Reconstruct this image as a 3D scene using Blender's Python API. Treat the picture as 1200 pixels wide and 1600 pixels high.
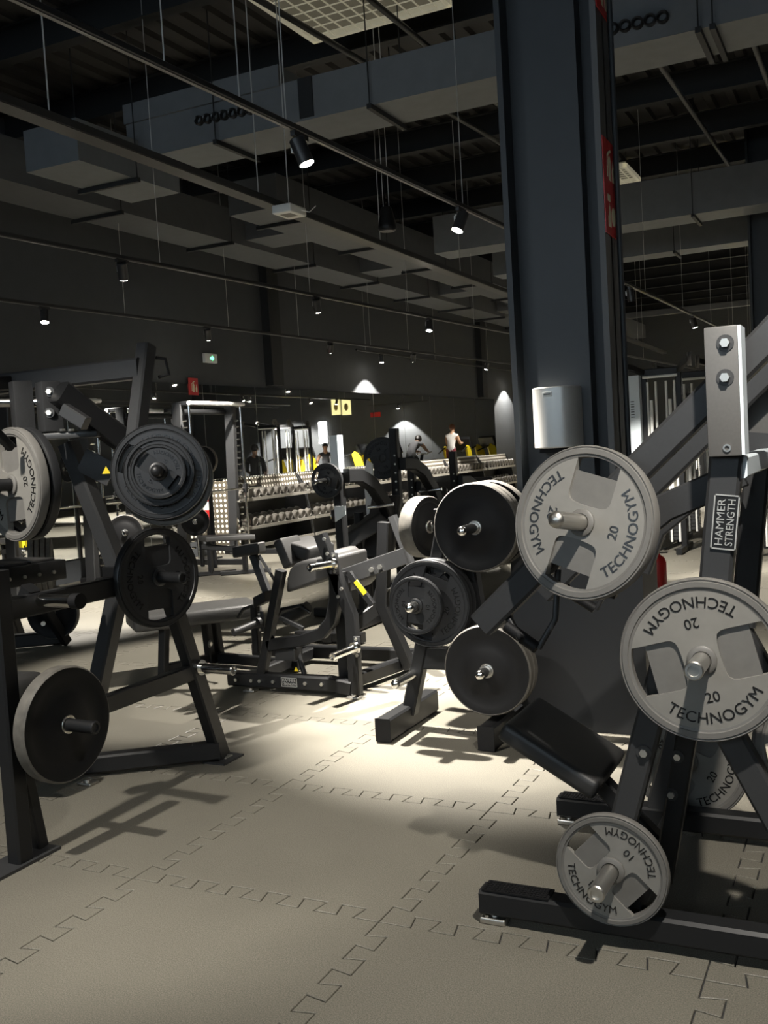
import bpy, bmesh, math, random
from mathutils import Vector, Matrix
random.seed(7)
for o in list(bpy.data.objects): bpy.data.objects.remove(o)
SC = bpy.context.scene
COL = SC.collection
PI = math.pi

# ------------------------------------------------------------------ camera
F = 1552.12; YAW = .461521; PITCH = -.0641080; ROLL = -.0592437
CAM = Vector((2.42132, -2.74663, 1.50366))
_fw = Vector((-math.sin(YAW)*math.cos(PITCH), math.cos(YAW)*math.cos(PITCH), math.sin(PITCH)))
_rt = Vector((math.cos(YAW), math.sin(YAW), 0)); _up = _rt.cross(_fw)
RT = _rt*math.cos(ROLL) + _up*math.sin(ROLL); UP = _up*math.cos(ROLL) - _rt*math.sin(ROLL); FW = _fw
cd = bpy.data.cameras.new('camera'); cd.sensor_fit = 'VERTICAL'; cd.sensor_height = 36; cd.lens = F*36/1600; cd.clip_start = .05; cd.clip_end = 200
cam = bpy.data.objects.new('camera', cd); COL.objects.link(cam)
cam.matrix_world = Matrix(((RT.x, UP.x, -FW.x, CAM.x), (RT.y, UP.y, -FW.y, CAM.y), (RT.z, UP.z, -FW.z, CAM.z), (0, 0, 0, 1)))
SC.camera = cam

# ------------------------------------------------------------------ world (overcast daylight outside the front windows) and exposure
wd = bpy.data.worlds.new('world'); SC.world = wd; wd.use_nodes = True
bg = wd.node_tree.nodes['Background']; bg.inputs[0].default_value = (.72, .87, 1.0, 1); bg.inputs[1].default_value = .95
SC.view_settings.view_transform = 'Standard'; SC.view_settings.look = 'None'
SC.view_settings.exposure = 2.0; SC.view_settings.gamma = 1; SC.view_settings.use_curve_mapping = False
SC.cycles.max_bounces = 7; SC.cycles.diffuse_bounces = 3; SC.cycles.glossy_bounces = 4
SPOT_W = 200.0
WARM = (1.0, .945, .86)

# ------------------------------------------------------------------ measuring helpers: where a line of sight meets a real plane of the room
def ray(px, py): return FW + RT*((px-600)/F) + UP*((800-py)/F)
def onz(px, py, z=0.0): d = ray(px, py); return CAM + d*((z-CAM.z)/d.z)
def onx(px, py, x): d = ray(px, py); return CAM + d*((x-CAM.x)/d.x)
def ony(px, py, y): d = ray(px, py); return CAM + d*((y-CAM.y)/d.y)
def atd(px, py, dist): return CAM + ray(px, py)*dist
def proj(P):
    d = Vector(P)-CAM; z = d.dot(FW); return (600+F*d.dot(RT)/z, 800-F*d.dot(UP)/z, z)
MIRX = -6.97
def inmirror(px, py, dist):
    P = atd(px, py, dist); return Vector((2*MIRX-P.x, P.y, P.z))

# ------------------------------------------------------------------ materials
MATS = {}
def mat(name, col, rough=.5, metal=0.0, spec=.5, emit=None, es=0.0, noise=0.0, nscale=40.0, bump=0.0, bscale=200.0):
    if name in MATS: return MATS[name]
    m = bpy.data.materials.new(name); m.use_nodes = True; nt = m.node_tree; b = nt.nodes['Principled BSDF']
    b.inputs['Base Color'].default_value = (*col, 1); b.inputs['Roughness'].default_value = rough; b.inputs['Metallic'].default_value = metal
    b.inputs['Specular IOR Level'].default_value = spec
    if emit: b.inputs['Emission Color'].default_value = (*emit, 1); b.inputs['Emission Strength'].default_value = es
    if noise > 0 or bump > 0:
        tc = nt.nodes.new('ShaderNodeTexCoord')
    if noise > 0:
        n = nt.nodes.new('ShaderNodeTexNoise'); n.inputs['Scale'].default_value = nscale; n.inputs['Detail'].default_value = 4
        nt.links.new(tc.outputs['Object'], n.inputs['Vector'])
        r = nt.nodes.new('ShaderNodeMapRange'); r.inputs[1].default_value = .3; r.inputs[2].default_value = .7; r.inputs[3].default_value = 1-noise; r.inputs[4].default_value = 1+noise
        nt.links.new(n.outputs['Fac'], r.inputs[0])
        mx = nt.nodes.new('ShaderNodeVectorMath'); mx.operation = 'SCALE'; mx.inputs[0].default_value = col
        nt.links.new(r.outputs[0], mx.inputs['Scale']); nt.links.new(mx.outputs[0], b.inputs['Base Color'])
    if bump > 0:
        n2 = nt.nodes.new('ShaderNodeTexNoise'); n2.inputs['Scale'].default_value = bscale; n2.inputs['Detail'].default_value = 2
        nt.links.new(tc.outputs['Object'], n2.inputs['Vector'])
        bp = nt.nodes.new('ShaderNodeBump'); bp.inputs['Strength'].default_value = bump; bp.inputs['Distance'].default_value = .002
        nt.links.new(n2.outputs['Fac'], bp.inputs['Height']); nt.links.new(bp.outputs[0], b.inputs['Normal'])
    MATS[name] = m; return m
FRAME = mat('black_powder_coat', (.010, .0103, .011), .42, spec=.35, noise=.06, nscale=120, bump=.05, bscale=900)
FRAME2 = mat('charcoal_powder_coat', (.030, .0305, .0315), .40, spec=.4, noise=.06, nscale=120, bump=.05, bscale=900)
PAD = mat('black_vinyl', (.026, .0255, .025), .48, bump=.12, bscale=500)
PADG = mat('grey_vinyl', (.034, .033, .032), .5, bump=.12, bscale=500)
RUB = mat('black_rubber', (.0075, .0075, .008), .6, spec=.2, noise=.15, nscale=300, bump=.1, bscale=400)
CHROME = mat('chrome', (.78, .77, .74), .16, 1.0)
STEEL = mat('zinc_steel', (.60, .58, .54), .35, 1.0)
ALU = mat('brushed_aluminium', (.62, .61, .58), .38, 1.0, noise=.05, nscale=60)
BOLT = mat('bolt_zinc', (.72, .70, .65), .36, 1.0)
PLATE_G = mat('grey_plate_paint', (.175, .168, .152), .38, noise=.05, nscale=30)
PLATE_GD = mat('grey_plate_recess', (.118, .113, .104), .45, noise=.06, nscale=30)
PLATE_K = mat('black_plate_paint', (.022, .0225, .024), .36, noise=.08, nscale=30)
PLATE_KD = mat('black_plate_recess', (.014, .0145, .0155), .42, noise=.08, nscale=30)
RIM_LIT = mat('lit_rubber_edge', (.095, .088, .076), .6, noise=.25, nscale=25)  # light falling on the rims from above, painted into the rubber colour
INK = mat('black_lettering', (.012, .012, .012), .25)
INKW = mat('silver_lettering', (.62, .62, .60), .3, .6)
YEL = mat('yellow_plastic', (.75, .58, .02), .4)
RED = mat('red_enamel', (.52, .018, .018), .35)
WHITE = mat('white_plastic', (.75, .75, .72), .45)
LIGHTBLUE = mat('pale_enamel_and_lit_metal', (.60, .66, .69), .35)
CREAM = mat('cream_print', (.72, .68, .48), .5)
DUCT = mat('duct_grey_paint', (.15, .16, .168), .6, noise=.06, nscale=8)
DUCTD = mat('duct_dark_paint', (.014, .015, .016), .6, noise=.06, nscale=8)
DECK = mat('roof_deck_paint', (.030, .029, .028), .7, noise=.1, nscale=6)
DUCTL = mat('duct_charcoal_paint', (.095, .10, .105), .6, noise=.06, nscale=8)
WALL = mat('charcoal_wall_paint', (.062, .067, .073), .75, noise=.04, nscale=5)
COLM = mat('column_blue_grey_paint', (.037, .042, .047), .5, noise=.05, nscale=10)
COLG = mat('column_grey_paint', (.105, .105, .105), .5)
TRACK = mat('track_black', (.03, .03, .031), .35)
WIRE = mat('steel_wire', (.50, .50, .48), .5, .2)
LAMPE = mat('lamp_lens', (1, 1, 1), .4, emit=(1, .93, .8), es=30.0)
SKINA = mat('skin_tan', (.52, .28, .17), .55)
MIRROR = mat('mirror_glass', (.86, .88, .88), .015, 1.0)

# ------------------------------------------------------------------ mesh builder
ORG = {}
class MB:
    def __init__(s): s.v = []; s.f = []; s.s = []
    def add(s, vs, fs, smooth=False):
        n = len(s.v); s.v += [Vector(v) for v in vs]
        for i, f in enumerate(fs):
            s.f.append(tuple(n+k for k in f)); s.s.append(smooth if isinstance(smooth, bool) else smooth[i])
        return s
    def box(s, lo, hi):
        x0, y0, z0 = lo; x1, y1, z1 = hi
        return s.add([(x0,y0,z0),(x1,y0,z0),(x1,y1,z0),(x0,y1,z0),(x0,y0,z1),(x1,y0,z1),(x1,y1,z1),(x0,y1,z1)],
                     [(0,3,2,1),(4,5,6,7),(0,1,5,4),(1,2,6,5),(2,3,7,6),(3,0,4,7)])
    def bar(s, p, q, w, h, up=(0,0,1), c=.12):
        return s.beam([p, q], w, h, up, c)
    def beam(s, pts, w, h, up=(0,0,1), c=.12):
        # rectangular tube with chamfered corners along a polyline; w across, h along 'up'
        pts = [Vector(p) for p in pts]; up = Vector(up); k = min(w, h)*c
        prof = [(-w/2+k,-h/2),(w/2-k,-h/2),(w/2,-h/2+k),(w/2,h/2-k),(w/2-k,h/2),(-w/2+k,h/2),(-w/2,h/2-k),(-w/2,-h/2+k)]
        rings = []
        for i, P in enumerate(pts):
            a = (pts[i]-pts[i-1]).normalized() if i > 0 else None
            b = (pts[i+1]-pts[i]).normalized() if i < len(pts)-1 else None
            t = ((a or b)+(b or a)).normalized(); d = b or a
            sd = d.cross(up)
            if sd.length < 1e-4: sd = d.cross(Vector((1,0,0)))
            sd.normalize(); u = sd.cross(d).normalized()
            row = []
            for x, y in prof:
                off = sd*x + u*y
                if a and b: off = off - d*(off.dot(t)/d.dot(t))   # mitre
                row.append(P+off)
            rings.append(row)
        vs = [v for r in rings for v in r]; fs = []; n = 8
        for i in range(len(rings)-1):
            for j in range(n): fs.append((i*n+j, i*n+(j+1)%n, (i+1)*n+(j+1)%n, (i+1)*n+j))
        fs.append(tuple(range(n-1,-1,-1))); fs.append(tuple((len(rings)-1)*n+j for j in range(n)))
        return s.add(vs, fs)
    def tube(s, p, q, r, n=16, r2=None):
        return s.path([p, q], r, n, r2)
    def path(s, pts, r, n=12, r2=None, radii=None):
        pts = [Vector(p) for p in pts]; vs = []; fs = []; sm = []; u = None
        for i, P in enumerate(pts):
            a = (pts[i]-pts[i-1]).normalized() if i > 0 else (pts[1]-pts[0]).normalized()
            b = (pts[i+1]-pts[i]).normalized() if i < len(pts)-1 else a
            d = (a+b).normalized()
            if u is None: u = d.orthogonal().normalized()
            u = (u-d*u.dot(d)).normalized(); w = d.cross(u)
            rr = radii[i] if radii else (r if r2 is None else r+(r2-r)*i/(len(pts)-1))
            for j in range(n):
                t = 2*PI*j/n; vs.append(P+(u*math.cos(t)+w*math.sin(t))*rr)
        for i in range(len(pts)-1):
            for j in range(n): fs.append((i*n+j, i*n+(j+1)%n, (i+1)*n+(j+1)%n, (i+1)*n+j)); sm.append(True)
        fs.append(tuple(range(n-1,-1,-1))); sm.append(False); fs.append(tuple((len(pts)-1)*n+j for j in range(n))); sm.append(False)
        return s.add(vs, fs, sm)
    def lathe(s, prof, n=48, M=None, closed=True, flat=False):
        M = M or Matrix.Identity(4); vs = []; fs = []; k = len(prof)
        for j in range(n):
            t = 2*PI*j/n
            for r, z in prof: vs.append(M @ Vector((r*math.cos(t), r*math.sin(t), z)))
        for j in range(n):
            a = j*k; b = ((j+1) % n)*k
            for i in range(k if closed else k-1):
                i2 = (i+1) % k; fs.append((a+i, b+i, b+i2, a+i2))
        return s.add(vs, fs, not flat)
    def prism(s, poly, z0, z1, M=None):
        M = M or Matrix.Identity(4); n = len(poly)
        vs = [M @ Vector((x, y, z0)) for x, y in poly] + [M @ Vector((x, y, z1)) for x, y in poly]
        fs = [tuple(range(n-1,-1,-1)), tuple(range(n, 2*n))] + [(i, (i+1) % n, n+(i+1) % n, n+i) for i in range(n)]
        return s.add(vs, fs)
    def sphere(s, c, r, n=12, m=8, sc=(1,1,1)):
        c = Vector(c); vs = [c+Vector((0,0,r*sc[2]))]; fs = []
        for i in range(1, m):
            t = PI*i/m
            for j in range(n):
                a = 2*PI*j/n; vs.append(c+Vector((r*sc[0]*math.sin(t)*math.cos(a), r*sc[1]*math.sin(t)*math.sin(a), r*sc[2]*math.cos(t))))
        vs.append(c-Vector((0,0,r*sc[2])))
        for j in range(n): fs.append((0, 1+j, 1+(j+1) % n))
        for i in range(m-2):
            for j in range(n): fs.append((1+i*n+j, 1+(i+1)*n+j, 1+(i+1)*n+(j+1) % n, 1+i*n+(j+1) % n))
        L = len(vs)-1
        for j in range(n): fs.append((L, 1+(m-2)*n+(j+1) % n, 1+(m-2)*n+j))
        return s.add(vs, fs, True)
    def cushion(s, c, X, Y, Z, r=.02, seg=3):
        # rounded slab, X Y Z are half-extent vectors
        c = Vector(c); X = Vector(X); Y = Vector(Y); Z = Vector(Z); l = (X.length, Y.length, Z.length)
        bm = bmesh.new(); bmesh.ops.create_cube(bm, size=2)
        for v in bm.verts: v.co = Vector((v.co.x*l[0], v.co.y*l[1], v.co.z*l[2]))
        bmesh.ops.bevel(bm, geom=list(bm.edges), offset=min(r, min(l)*.9), segments=seg, profile=.6, affect='EDGES')
        bm.verts.ensure_lookup_table()
        xs, ys, zs = X.normalized(), Y.normalized(), Z.normalized()
        vs = [c+xs*v.co.x+ys*v.co.y+zs*v.co.z for v in bm.verts]; fs = [[v.index for v in f.verts] for f in bm.faces]
        if xs.cross(ys).dot(zs) < 0: fs = [f[::-1] for f in fs]
        bm.free(); return s.add(vs, [tuple(f) for f in fs], True)
    def mesh(s, name, org=None):
        org = org or Vector((0,0,0))
        me = bpy.data.meshes.new(name); me.from_pydata([v-org for v in s.v], [], s.f); me.polygons.foreach_set('use_smooth', s.s)
        me.validate(); me.update(); me.set_sharp_from_angle(angle=math.radians(38))
        return me
    def build(s, name, m, parent=None):
        org = ORG.get(parent.name, Vector((0,0,0))) if parent else Vector((0,0,0))
        me = s.mesh(name, org); me.materials.append(m)
        return link(name, me, parent, org)
def link(name, me, parent=None, org=None):
    o = bpy.data.objects.new(name, me); COL.objects.link(o); o.parent = parent
    ORG[o.name] = org or Vector((0,0,0)); return o
def frame_of(z, hint=(0,0,1)):
    z = Vector(z).normalized(); h = Vector(hint)
    if abs(z.dot(h.normalized())) > .98: h = Vector((0,1,0))
    x = h.cross(z).normalized(); y = z.cross(x)
    return x, y, z
def mtx(loc, z, hint=(0,0,1), spin=0.0):
    x, y, z = frame_of(z, hint); loc = Vector(loc)
    M = Matrix(((x.x,y.x,z.x,loc.x),(x.y,y.y,z.y,loc.y),(x.z,y.z,z.z,loc.z),(0,0,0,1)))
    return M @ Matrix.Rotation(spin, 4, 'Z')
def tag(o, label=None, cat=None, group=None, kind=None):
    if label: o['label'] = label
    if cat: o['category'] = cat
    if group: o['group'] = group
    if kind: o['kind'] = kind
    return o
def thing(name, label, cat, loc=(0,0,0), group=None):
    o = bpy.data.objects.new(name, None); COL.objects.link(o); o.location = loc; o.empty_display_size = .1
    ORG[o.name] = Vector(loc); return tag(o, label, cat, group)
def struct(name, mb, m, label=None):
    o = mb.build(name, m); o['kind'] = 'structure'
    if label: o['label'] = label
    return o
def copy_tree(o, parent=None):
    c = o.copy(); COL.objects.link(c); c.parent = parent; ORG[c.name] = ORG.get(o.name, Vector((0,0,0)))
    for ch in list(o.children): copy_tree(ch, c)
    return c
def part(parent, name, m, fn):
    mb = MB(); fn(mb); return mb.build(name, m, parent)
def pbar(parent, name, pts, w, h, m=FRAME, up=(0,0,1), c=.12):
    return MB().beam(pts, w, h, up, c).build(name, m, parent)
def ptube(parent, name, pts, r, m=CHROME, n=14):
    return MB().path(pts, r, n).build(name, m, parent)
def pcush(parent, name, c, X, Y, Z, r=.02, m=PAD):
    return MB().cushion(c, X, Y, Z, r).build(name, m, parent)
def bolt(parent, P, nrm, r=.012, h=.008, washer=True):
    mb = MB(); M = mtx(P, nrm)
    if washer: MB().lathe([(0,0),(r*1.8,0),(r*1.8,.002),(0,.002)], 20, M, closed=False, flat=True).build('washer', FRAME2, parent)
    mb.prism([(r*math.cos(PI/3*i), r*math.sin(PI/3*i)) for i in range(6)], 0, h, M)
    return mb.build('bolt', BOLT, parent)
def peg(parent, p, q, r=.025, collar=True, m=CHROME, ball=False):
    # plate peg: sleeve with a collar at its root and a turned end
    p = Vector(p); q = Vector(q); d = (q-p).normalized(); mb = MB()
    if collar: mb.tube(p, p+d*.022, r*1.55, 20)
    mb.tube(p, q, r, 20)
    if ball:
        M = mtx(q, d); mb.lathe([(r*math.cos(t*PI/10), r*math.sin(t*PI/10)*.8) for t in range(6)], 20, M, closed=False)
    else:
        M = mtx(q, d); mb.lathe([(r,0),(r*1.04,.001),(r*1.04,.006),(r*.9,.01),(r*.62,.01),(r*.58,.004),(0,.004)], 20, M, closed=False)
    return mb.build('plate_peg', m, parent)

# ------------------------------------------------------------------ lettering
_TX = {}
def text_data(txt):
    if txt in _TX: return _TX[txt]
    cu = bpy.data.curves.new('t', 'FONT'); cu.body = txt; cu.size = 1; cu.resolution_u = 3; cu.extrude = .02; cu.offset = 0.0
    ob = bpy.data.objects.new('t', cu); COL.objects.link(ob); bpy.context.view_layer.update()
    dg = bpy.context.evaluated_depsgraph_get(); ev = ob.evaluated_get(dg); me = ev.to_mesh()
    vs = [v.co.copy() for v in me.vertices]; fs = [tuple(p.vertices) for p in me.polygons]
    ev.to_mesh_clear(); bpy.data.objects.remove(ob); bpy.data.curves.remove(cu)
    x0 = min(v.x for v in vs); x1 = max(v.x for v in vs); y0 = min(v.y for v in vs); y1 = max(v.y for v in vs)
    vs = [Vector(((v.x-x0)/(x1-x0)-.5, (v.y-y0)/(y1-y0), (v.z+.02)/.04)) for v in vs]
    _TX[txt] = (vs, fs); return vs, fs
def text_flat(mb, txt, M, w, h, t=.0015):
    vs, fs = text_data(txt); mb.add([M @ Vector((v.x*w, (v.y-.5)*h, v.z*t)) for v in vs], fs)
def text_arc(mb, txt, rb, span, h, z, t=.0018, rot=0.0):
    vs, fs = text_data(txt); out = []
    for v in vs:
        a = v.x*span; r = rb-v.y*h; p = Vector((r*math.sin(a), -r*math.cos(a), z+v.z*t)); p.rotate(Matrix.Rotation(rot, 3, 'Z')); out.append(p)
    mb.add(out, fs)

# ------------------------------------------------------------------ weight plates (shared meshes)
_PM = {}
def plate_meshes(R, num):
    key = (R, num)
    if key in _PM: return _PM[key]
    t = .042 if R > .2 else .034
    h = t/2; a = MB()
    a.lathe([(.85*R,-h+.004),(.87*R,-h),(.975*R,-h),(R,-h+.006),(R,h-.010),(.985*R,h-.004),(.975*R,h-.0045),(.972*R,h-.006),(.962*R,h-.006),(.955*R,h-.002),(.89*R,h-.002),(.88*R,h-.006),(.85*R,h-.007)], 64)
    c = .31*R
    a.prism([(-.63*R,-c),(.63*R,-c),(.63*R,c),(-.63*R,c)], -.006, .003)
    a.lathe([(.026,-h),(.040,-h),(.040,h-.001),(.034,h+.003),(.026,h+.003)], 32)
    segs = []
    for sg in (1, -1):
        b = MB(); ra = .872*R; a0 = math.asin(c/ra); pts = []
        for i in range(25):
            an = a0+(PI-2*a0)*i/24; pts.append((ra*math.cos(an), ra*math.sin(an)))
        # chord comes back round the hub
        rh = .30*R; x0 = math.sqrt(rh*rh-(.10*R)**2)
        pts += [(-.36*R, c), (-.30*R, c*.97), (-.255*R, c*.86), (-.235*R, c*.68), (-.225*R, c*.35)]
        pts += [(-.22*R, 0), (.22*R, 0)]
        pts += [(.225*R, c*.35), (.235*R, c*.68), (.255*R, c*.86), (.30*R, c*.97), (.36*R, c)]
        pts = [(x*sg, y*sg) for x, y in pts]
        b.prism(pts, -h+.01, h-.008); segs.append(b)
    ds = []
    for k in range(2):
        d = MB(); ds.append(d)
        text_arc(d, 'TECHNOGYM', .775*R, 1.72, .135*R, h-.008, rot=PI*k)
        d = MB(); ds.append(d); M = Matrix.Rotation(PI*k, 4, 'Z') @ Matrix.Translation((0, -.455*R, h-.008)); text_flat(d, num, M, .17*R, .125*R, .0018)
    _PM[key] = (a.mesh('disc'), [x.mesh('face_panel') for x in segs], [x.mesh(('lettering', 'weight_number')[q % 2]) for q, x in enumerate(ds)]); return _PM[key]
def with_mat(me, m):
    key = (me.name, m.name)
    if key not in _PM:
        c = me.copy(); c.materials.clear(); c.materials.append(m); _PM[key] = c
    return _PM[key]
def iron_plate(label, pos, nrm, spin=0.0, R=.225, num='20', dark=False, group=None):
    o = bpy.data.objects.new('weight_plate', None); COL.objects.link(o); o.matrix_world = mtx(pos, nrm, spin=spin); o.empty_display_size = .1
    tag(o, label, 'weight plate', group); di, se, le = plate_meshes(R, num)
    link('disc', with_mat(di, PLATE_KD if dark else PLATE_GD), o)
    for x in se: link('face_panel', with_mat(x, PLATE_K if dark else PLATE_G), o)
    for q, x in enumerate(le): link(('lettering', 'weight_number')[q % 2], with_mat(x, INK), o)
    return o
_BM = {}
def bumper(label, pos, nrm, R=.225, t=.055, group=None):
    if (R, t) not in _BM:
        h = t/2; a = MB().lathe([(.036,-h+.004),(.17*R/.225,-h+.004),(.18*R/.225,-h),(.962*R,-h),(.962*R,h),(.185*R/.225,h),(.18*R/.225,h-.003),(.11,h-.003),(.108,h-.0015),(.036,h-.0015)], 64)
        b = MB().lathe([(.026,-h),(.037,-h),(.037,h-.0005),(.035,h+.003),(.030,h+.003),(.029,h+.001),(.026,h+.001)], 40)
        e = MB().lathe([(.962*R,-h+.001),(.972*R,-h),(R,-h+.008),(R,h-.008),(.972*R,h),(.962*R,h-.001)], 64).mesh('lit_edge'); e.materials.append(RIM_LIT)
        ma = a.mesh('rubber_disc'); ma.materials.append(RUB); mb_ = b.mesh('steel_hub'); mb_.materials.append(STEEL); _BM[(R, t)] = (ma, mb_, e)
    o = bpy.data.objects.new('bumper_plate', None); COL.objects.link(o); o.matrix_world = mtx(pos, nrm); o.empty_display_size = .1
    tag(o, label, 'weight plate', group); link('rubber_disc', _BM[(R, t)][0], o); link('steel_hub', _BM[(R, t)][1], o); link('lit_edge', _BM[(R, t)][2], o); return o

# ================================================================== THE ROOM
X0, X1, Y0, Y1, ZC = -7.0, 9.0, -8.0, 31.0, 5.85
def floor_material():
    m = bpy.data.materials.new('rubber_floor'); m.use_nodes = True; nt = m.node_tree; b = nt.nodes['Principled BSDF']
    tc = nt.nodes.new('ShaderNodeNewGeometry')
    n1 = nt.nodes.new('ShaderNodeTexNoise'); n1.inputs['Scale'].default_value = 260; n1.inputs['Detail'].default_value = 3
    n2 = nt.nodes.new('ShaderNodeTexNoise'); n2.inputs['Scale'].default_value = 1.1; n2.inputs['Detail'].default_value = 5
    n3 = nt.nodes.new('ShaderNodeTexVoronoi'); n3.inputs['Scale'].default_value = 55
    for n in (n1, n2, n3): nt.links.new(tc.outputs['Position'], n.inputs['Vector'])
    r = nt.nodes.new('ShaderNodeValToRGB'); r.color_ramp.elements[0].position = .36; r.color_ramp.elements[0].color = (.096, .089, .072, 1)
    r.color_ramp.elements[1].position = .66; r.color_ramp.elements[1].color = (.190, .177, .143, 1)
    nt.links.new(n1.outputs['Fac'], r.inputs[0])
    mr = nt.nodes.new('ShaderNodeMapRange'); mr.inputs[1].default_value = .3; mr.inputs[2].default_value = .7; mr.inputs[3].default_value = .86; mr.inputs[4].default_value = 1.12
    nt.links.new(n2.outputs['Fac'], mr.inputs[0])
    sp = nt.nodes.new('ShaderNodeMapRange'); sp.inputs[1].default_value = .06; sp.inputs[2].default_value = .03; sp.inputs[3].default_value = 1; sp.inputs[4].default_value = 1.9
    nt.links.new(n3.outputs['Distance'], sp.inputs[0])
    mu = nt.nodes.new('ShaderNodeMath'); mu.operation = 'MULTIPLY'; nt.links.new(mr.outputs[0], mu.inputs[0]); nt.links.new(sp.outputs[0], mu.inputs[1])
    vs = nt.nodes.new('ShaderNodeVectorMath'); vs.operation = 'SCALE'; nt.links.new(r.outputs[0], vs.inputs[0]); nt.links.new(mu.outputs[0], vs.inputs['Scale'])
    nt.links.new(vs.outputs[0], b.inputs['Base Color']); b.inputs['Roughness'].default_value = .52; b.inputs['Specular IOR Level'].default_value = .35
    bp = nt.nodes.new('ShaderNodeBump'); bp.inputs['Strength'].default_value = .25; bp.inputs['Distance'].default_value = .002
    nt.links.new(n1.outputs['Fac'], bp.inputs['Height']); nt.links.new(bp.outputs[0], b.inputs['Normal'])
    return m
FLOOR = floor_material()
SUB = mat('floor_subbase', (.02, .02, .02), .8)
floor = struct('floor', MB().box((X0-.2, Y0-.2, -.2), (X1+.2, Y1+.2, -.008)), SUB, 'grey rubber floor of interlocking puzzle mats')
# one puzzle mat: every edge repeats the same dovetail teeth so that mats lock into one another
def mat_outline(a=.034, n=6, gap=.0024):
    p = .88/n; edge = [(0, -a)]
    for i in range(n):
        b = .07+i*p; edge += [(b+.29*p, -a), (b+.20*p, a), (b+.80*p, a), (b+.71*p, -a)]
    bot = [(s-a, d) for s, d in edge]; rgt = [(1+d, s-a) for s, d in edge]
    top = [(1-s-a, 1+d) for s, d in [(1-q, w) for q, w in []]]
    top = [(x, 1+y) for x, y in reversed(bot[1:]+[(1-a, -a)])]; lft = [(x-1, y) for x, y in reversed(rgt[1:]+[(1-a, 1-a)])]
    pts = bot + rgt + top + lft
    out = []; L = len(pts)
    for i in range(L):
        p0, p1, p2 = Vector(pts[i-1]), Vector(pts[i]), Vector(pts[(i+1) % L])
        d1 = (p1-p0); d2 = (p2-p1)
        if d1.length < 1e-6 or d2.length < 1e-6: out.append((p1.x, p1.y)); continue
        d1.normalize(); d2.normalize(); n1 = Vector((-d1.y, d1.x)); n2 = Vector((-d2.y, d2.x)); k = (n1+n2)
        den = max(.3, 1+n1.dot(n2)); q = p1+k*(gap/den); out.append((q.x, q.y))
    return out
_ol = mat_outline(); tm = MB()
_n = len(_ol); _in = mat_outline(gap=.0044)
tm.add([(x, y, -.008) for x, y in _ol]+[(x, y, -.0016) for x, y in _ol]+[(x, y, 0) for x, y in _in],
       [tuple(range(2*_n, 3*_n))]+[(i, (i+1) % _n, _n+(i+1) % _n, _n+i) for i in range(_n)]+[(_n+i, _n+(i+1) % _n, 2*_n+(i+1) % _n, 2*_n+i) for i in range(_n)])
tile_me = tm.mesh('floor_mat'); tile_me.materials.append(FLOOR)
_bm = bmesh.new(); _bm.from_mesh(tile_me); bmesh.ops.triangulate(_bm, faces=[f for f in _bm.faces if len(f.verts) > 4], quad_method='BEAUTY', ngon_method='EAR_CLIP'); _bm.to_mesh(tile_me); _bm.free()
cells = []
for i in range(-7, 9):
    for j in range(-3, 31):
        best = None
        for dx in (0, .5, 1):
            for dy in (0, .5, 1):
                x, y, z = proj((i+dx, j+dy, 0))
                if z > .4 and -150 < x < 1350 and 500 < y < 1850: best = z if best is None else min(best, z)
        if best: cells.append((best, i, j))
cells.sort(); near = set((i, j) for _, i, j in cells[:290])
for i, j in sorted(near):
    o = link('floor_mat', tile_me, floor); o.location = (i, j, 0)
rest = MB()
for i in range(-8, 9):
    for j in range(-8, 31):
        if (i, j) not in near: rest.add([(i-.033, j-.033, -.001), (i+.967, j-.033, -.001), (i+.967, j+.967, -.001), (i-.033, j+.967, -.001)], [(0, 1, 2, 3)])
ro = rest.build('far_floor_mats', FLOOR, floor); ro['kind'] = 'stuff'

struct('wall_left', MB().box((X0-.2, Y0-.2, 0), (X0, Y1+.2, ZC)), WALL, 'charcoal wall carrying the mirrors')
struct('wall_back', MB().box((X0, Y1, 0), (X1, Y1+.2, ZC)), WALL, 'charcoal far wall behind the cable machines')
struct('wall_right', MB().box((X1, Y0-.2, 0), (X1+.2, Y1+.2, ZC)), WALL, 'charcoal side wall')
wf = MB(); wins = [(-6.2, -2.6), (-1.8, 1.8), (2.6, 6.2)]; wz0, wz1 = 2.5, 4.9
wf.box((X0, Y0-.2, 0), (X1, Y0, wz0)); wf.box((X0, Y0-.2, wz1), (X1, Y0, ZC))
ed = [X0]+[v for w in wins for v in w]+[X1]
for k in range(0, len(ed), 2): wf.box((ed[k], Y0-.2, wz0), (ed[k+1], Y0, wz1))
struct('wall_front', wf, WALL, 'charcoal wall with high windows behind the viewer')
GLASS = bpy.data.materials.new('window_glass'); GLASS.use_nodes = True
_nt = GLASS.node_tree; _nt.nodes.clear(); _o = _nt.nodes.new('ShaderNodeOutputMaterial'); _t = _nt.nodes.new('ShaderNodeBsdfTransparent'); _g = _nt.nodes.new('ShaderNodeBsdfGlossy')
_g.inputs['Roughness'].default_value = .02; _mx = _nt.nodes.new('ShaderNodeMixShader'); _mx.inputs[0].default_value = .06
_nt.links.new(_t.outputs[0], _mx.inputs[1]); _nt.links.new(_g.outputs[0], _mx.inputs[2]); _nt.links.new(_mx.outputs[0], _o.inputs[0])
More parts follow.
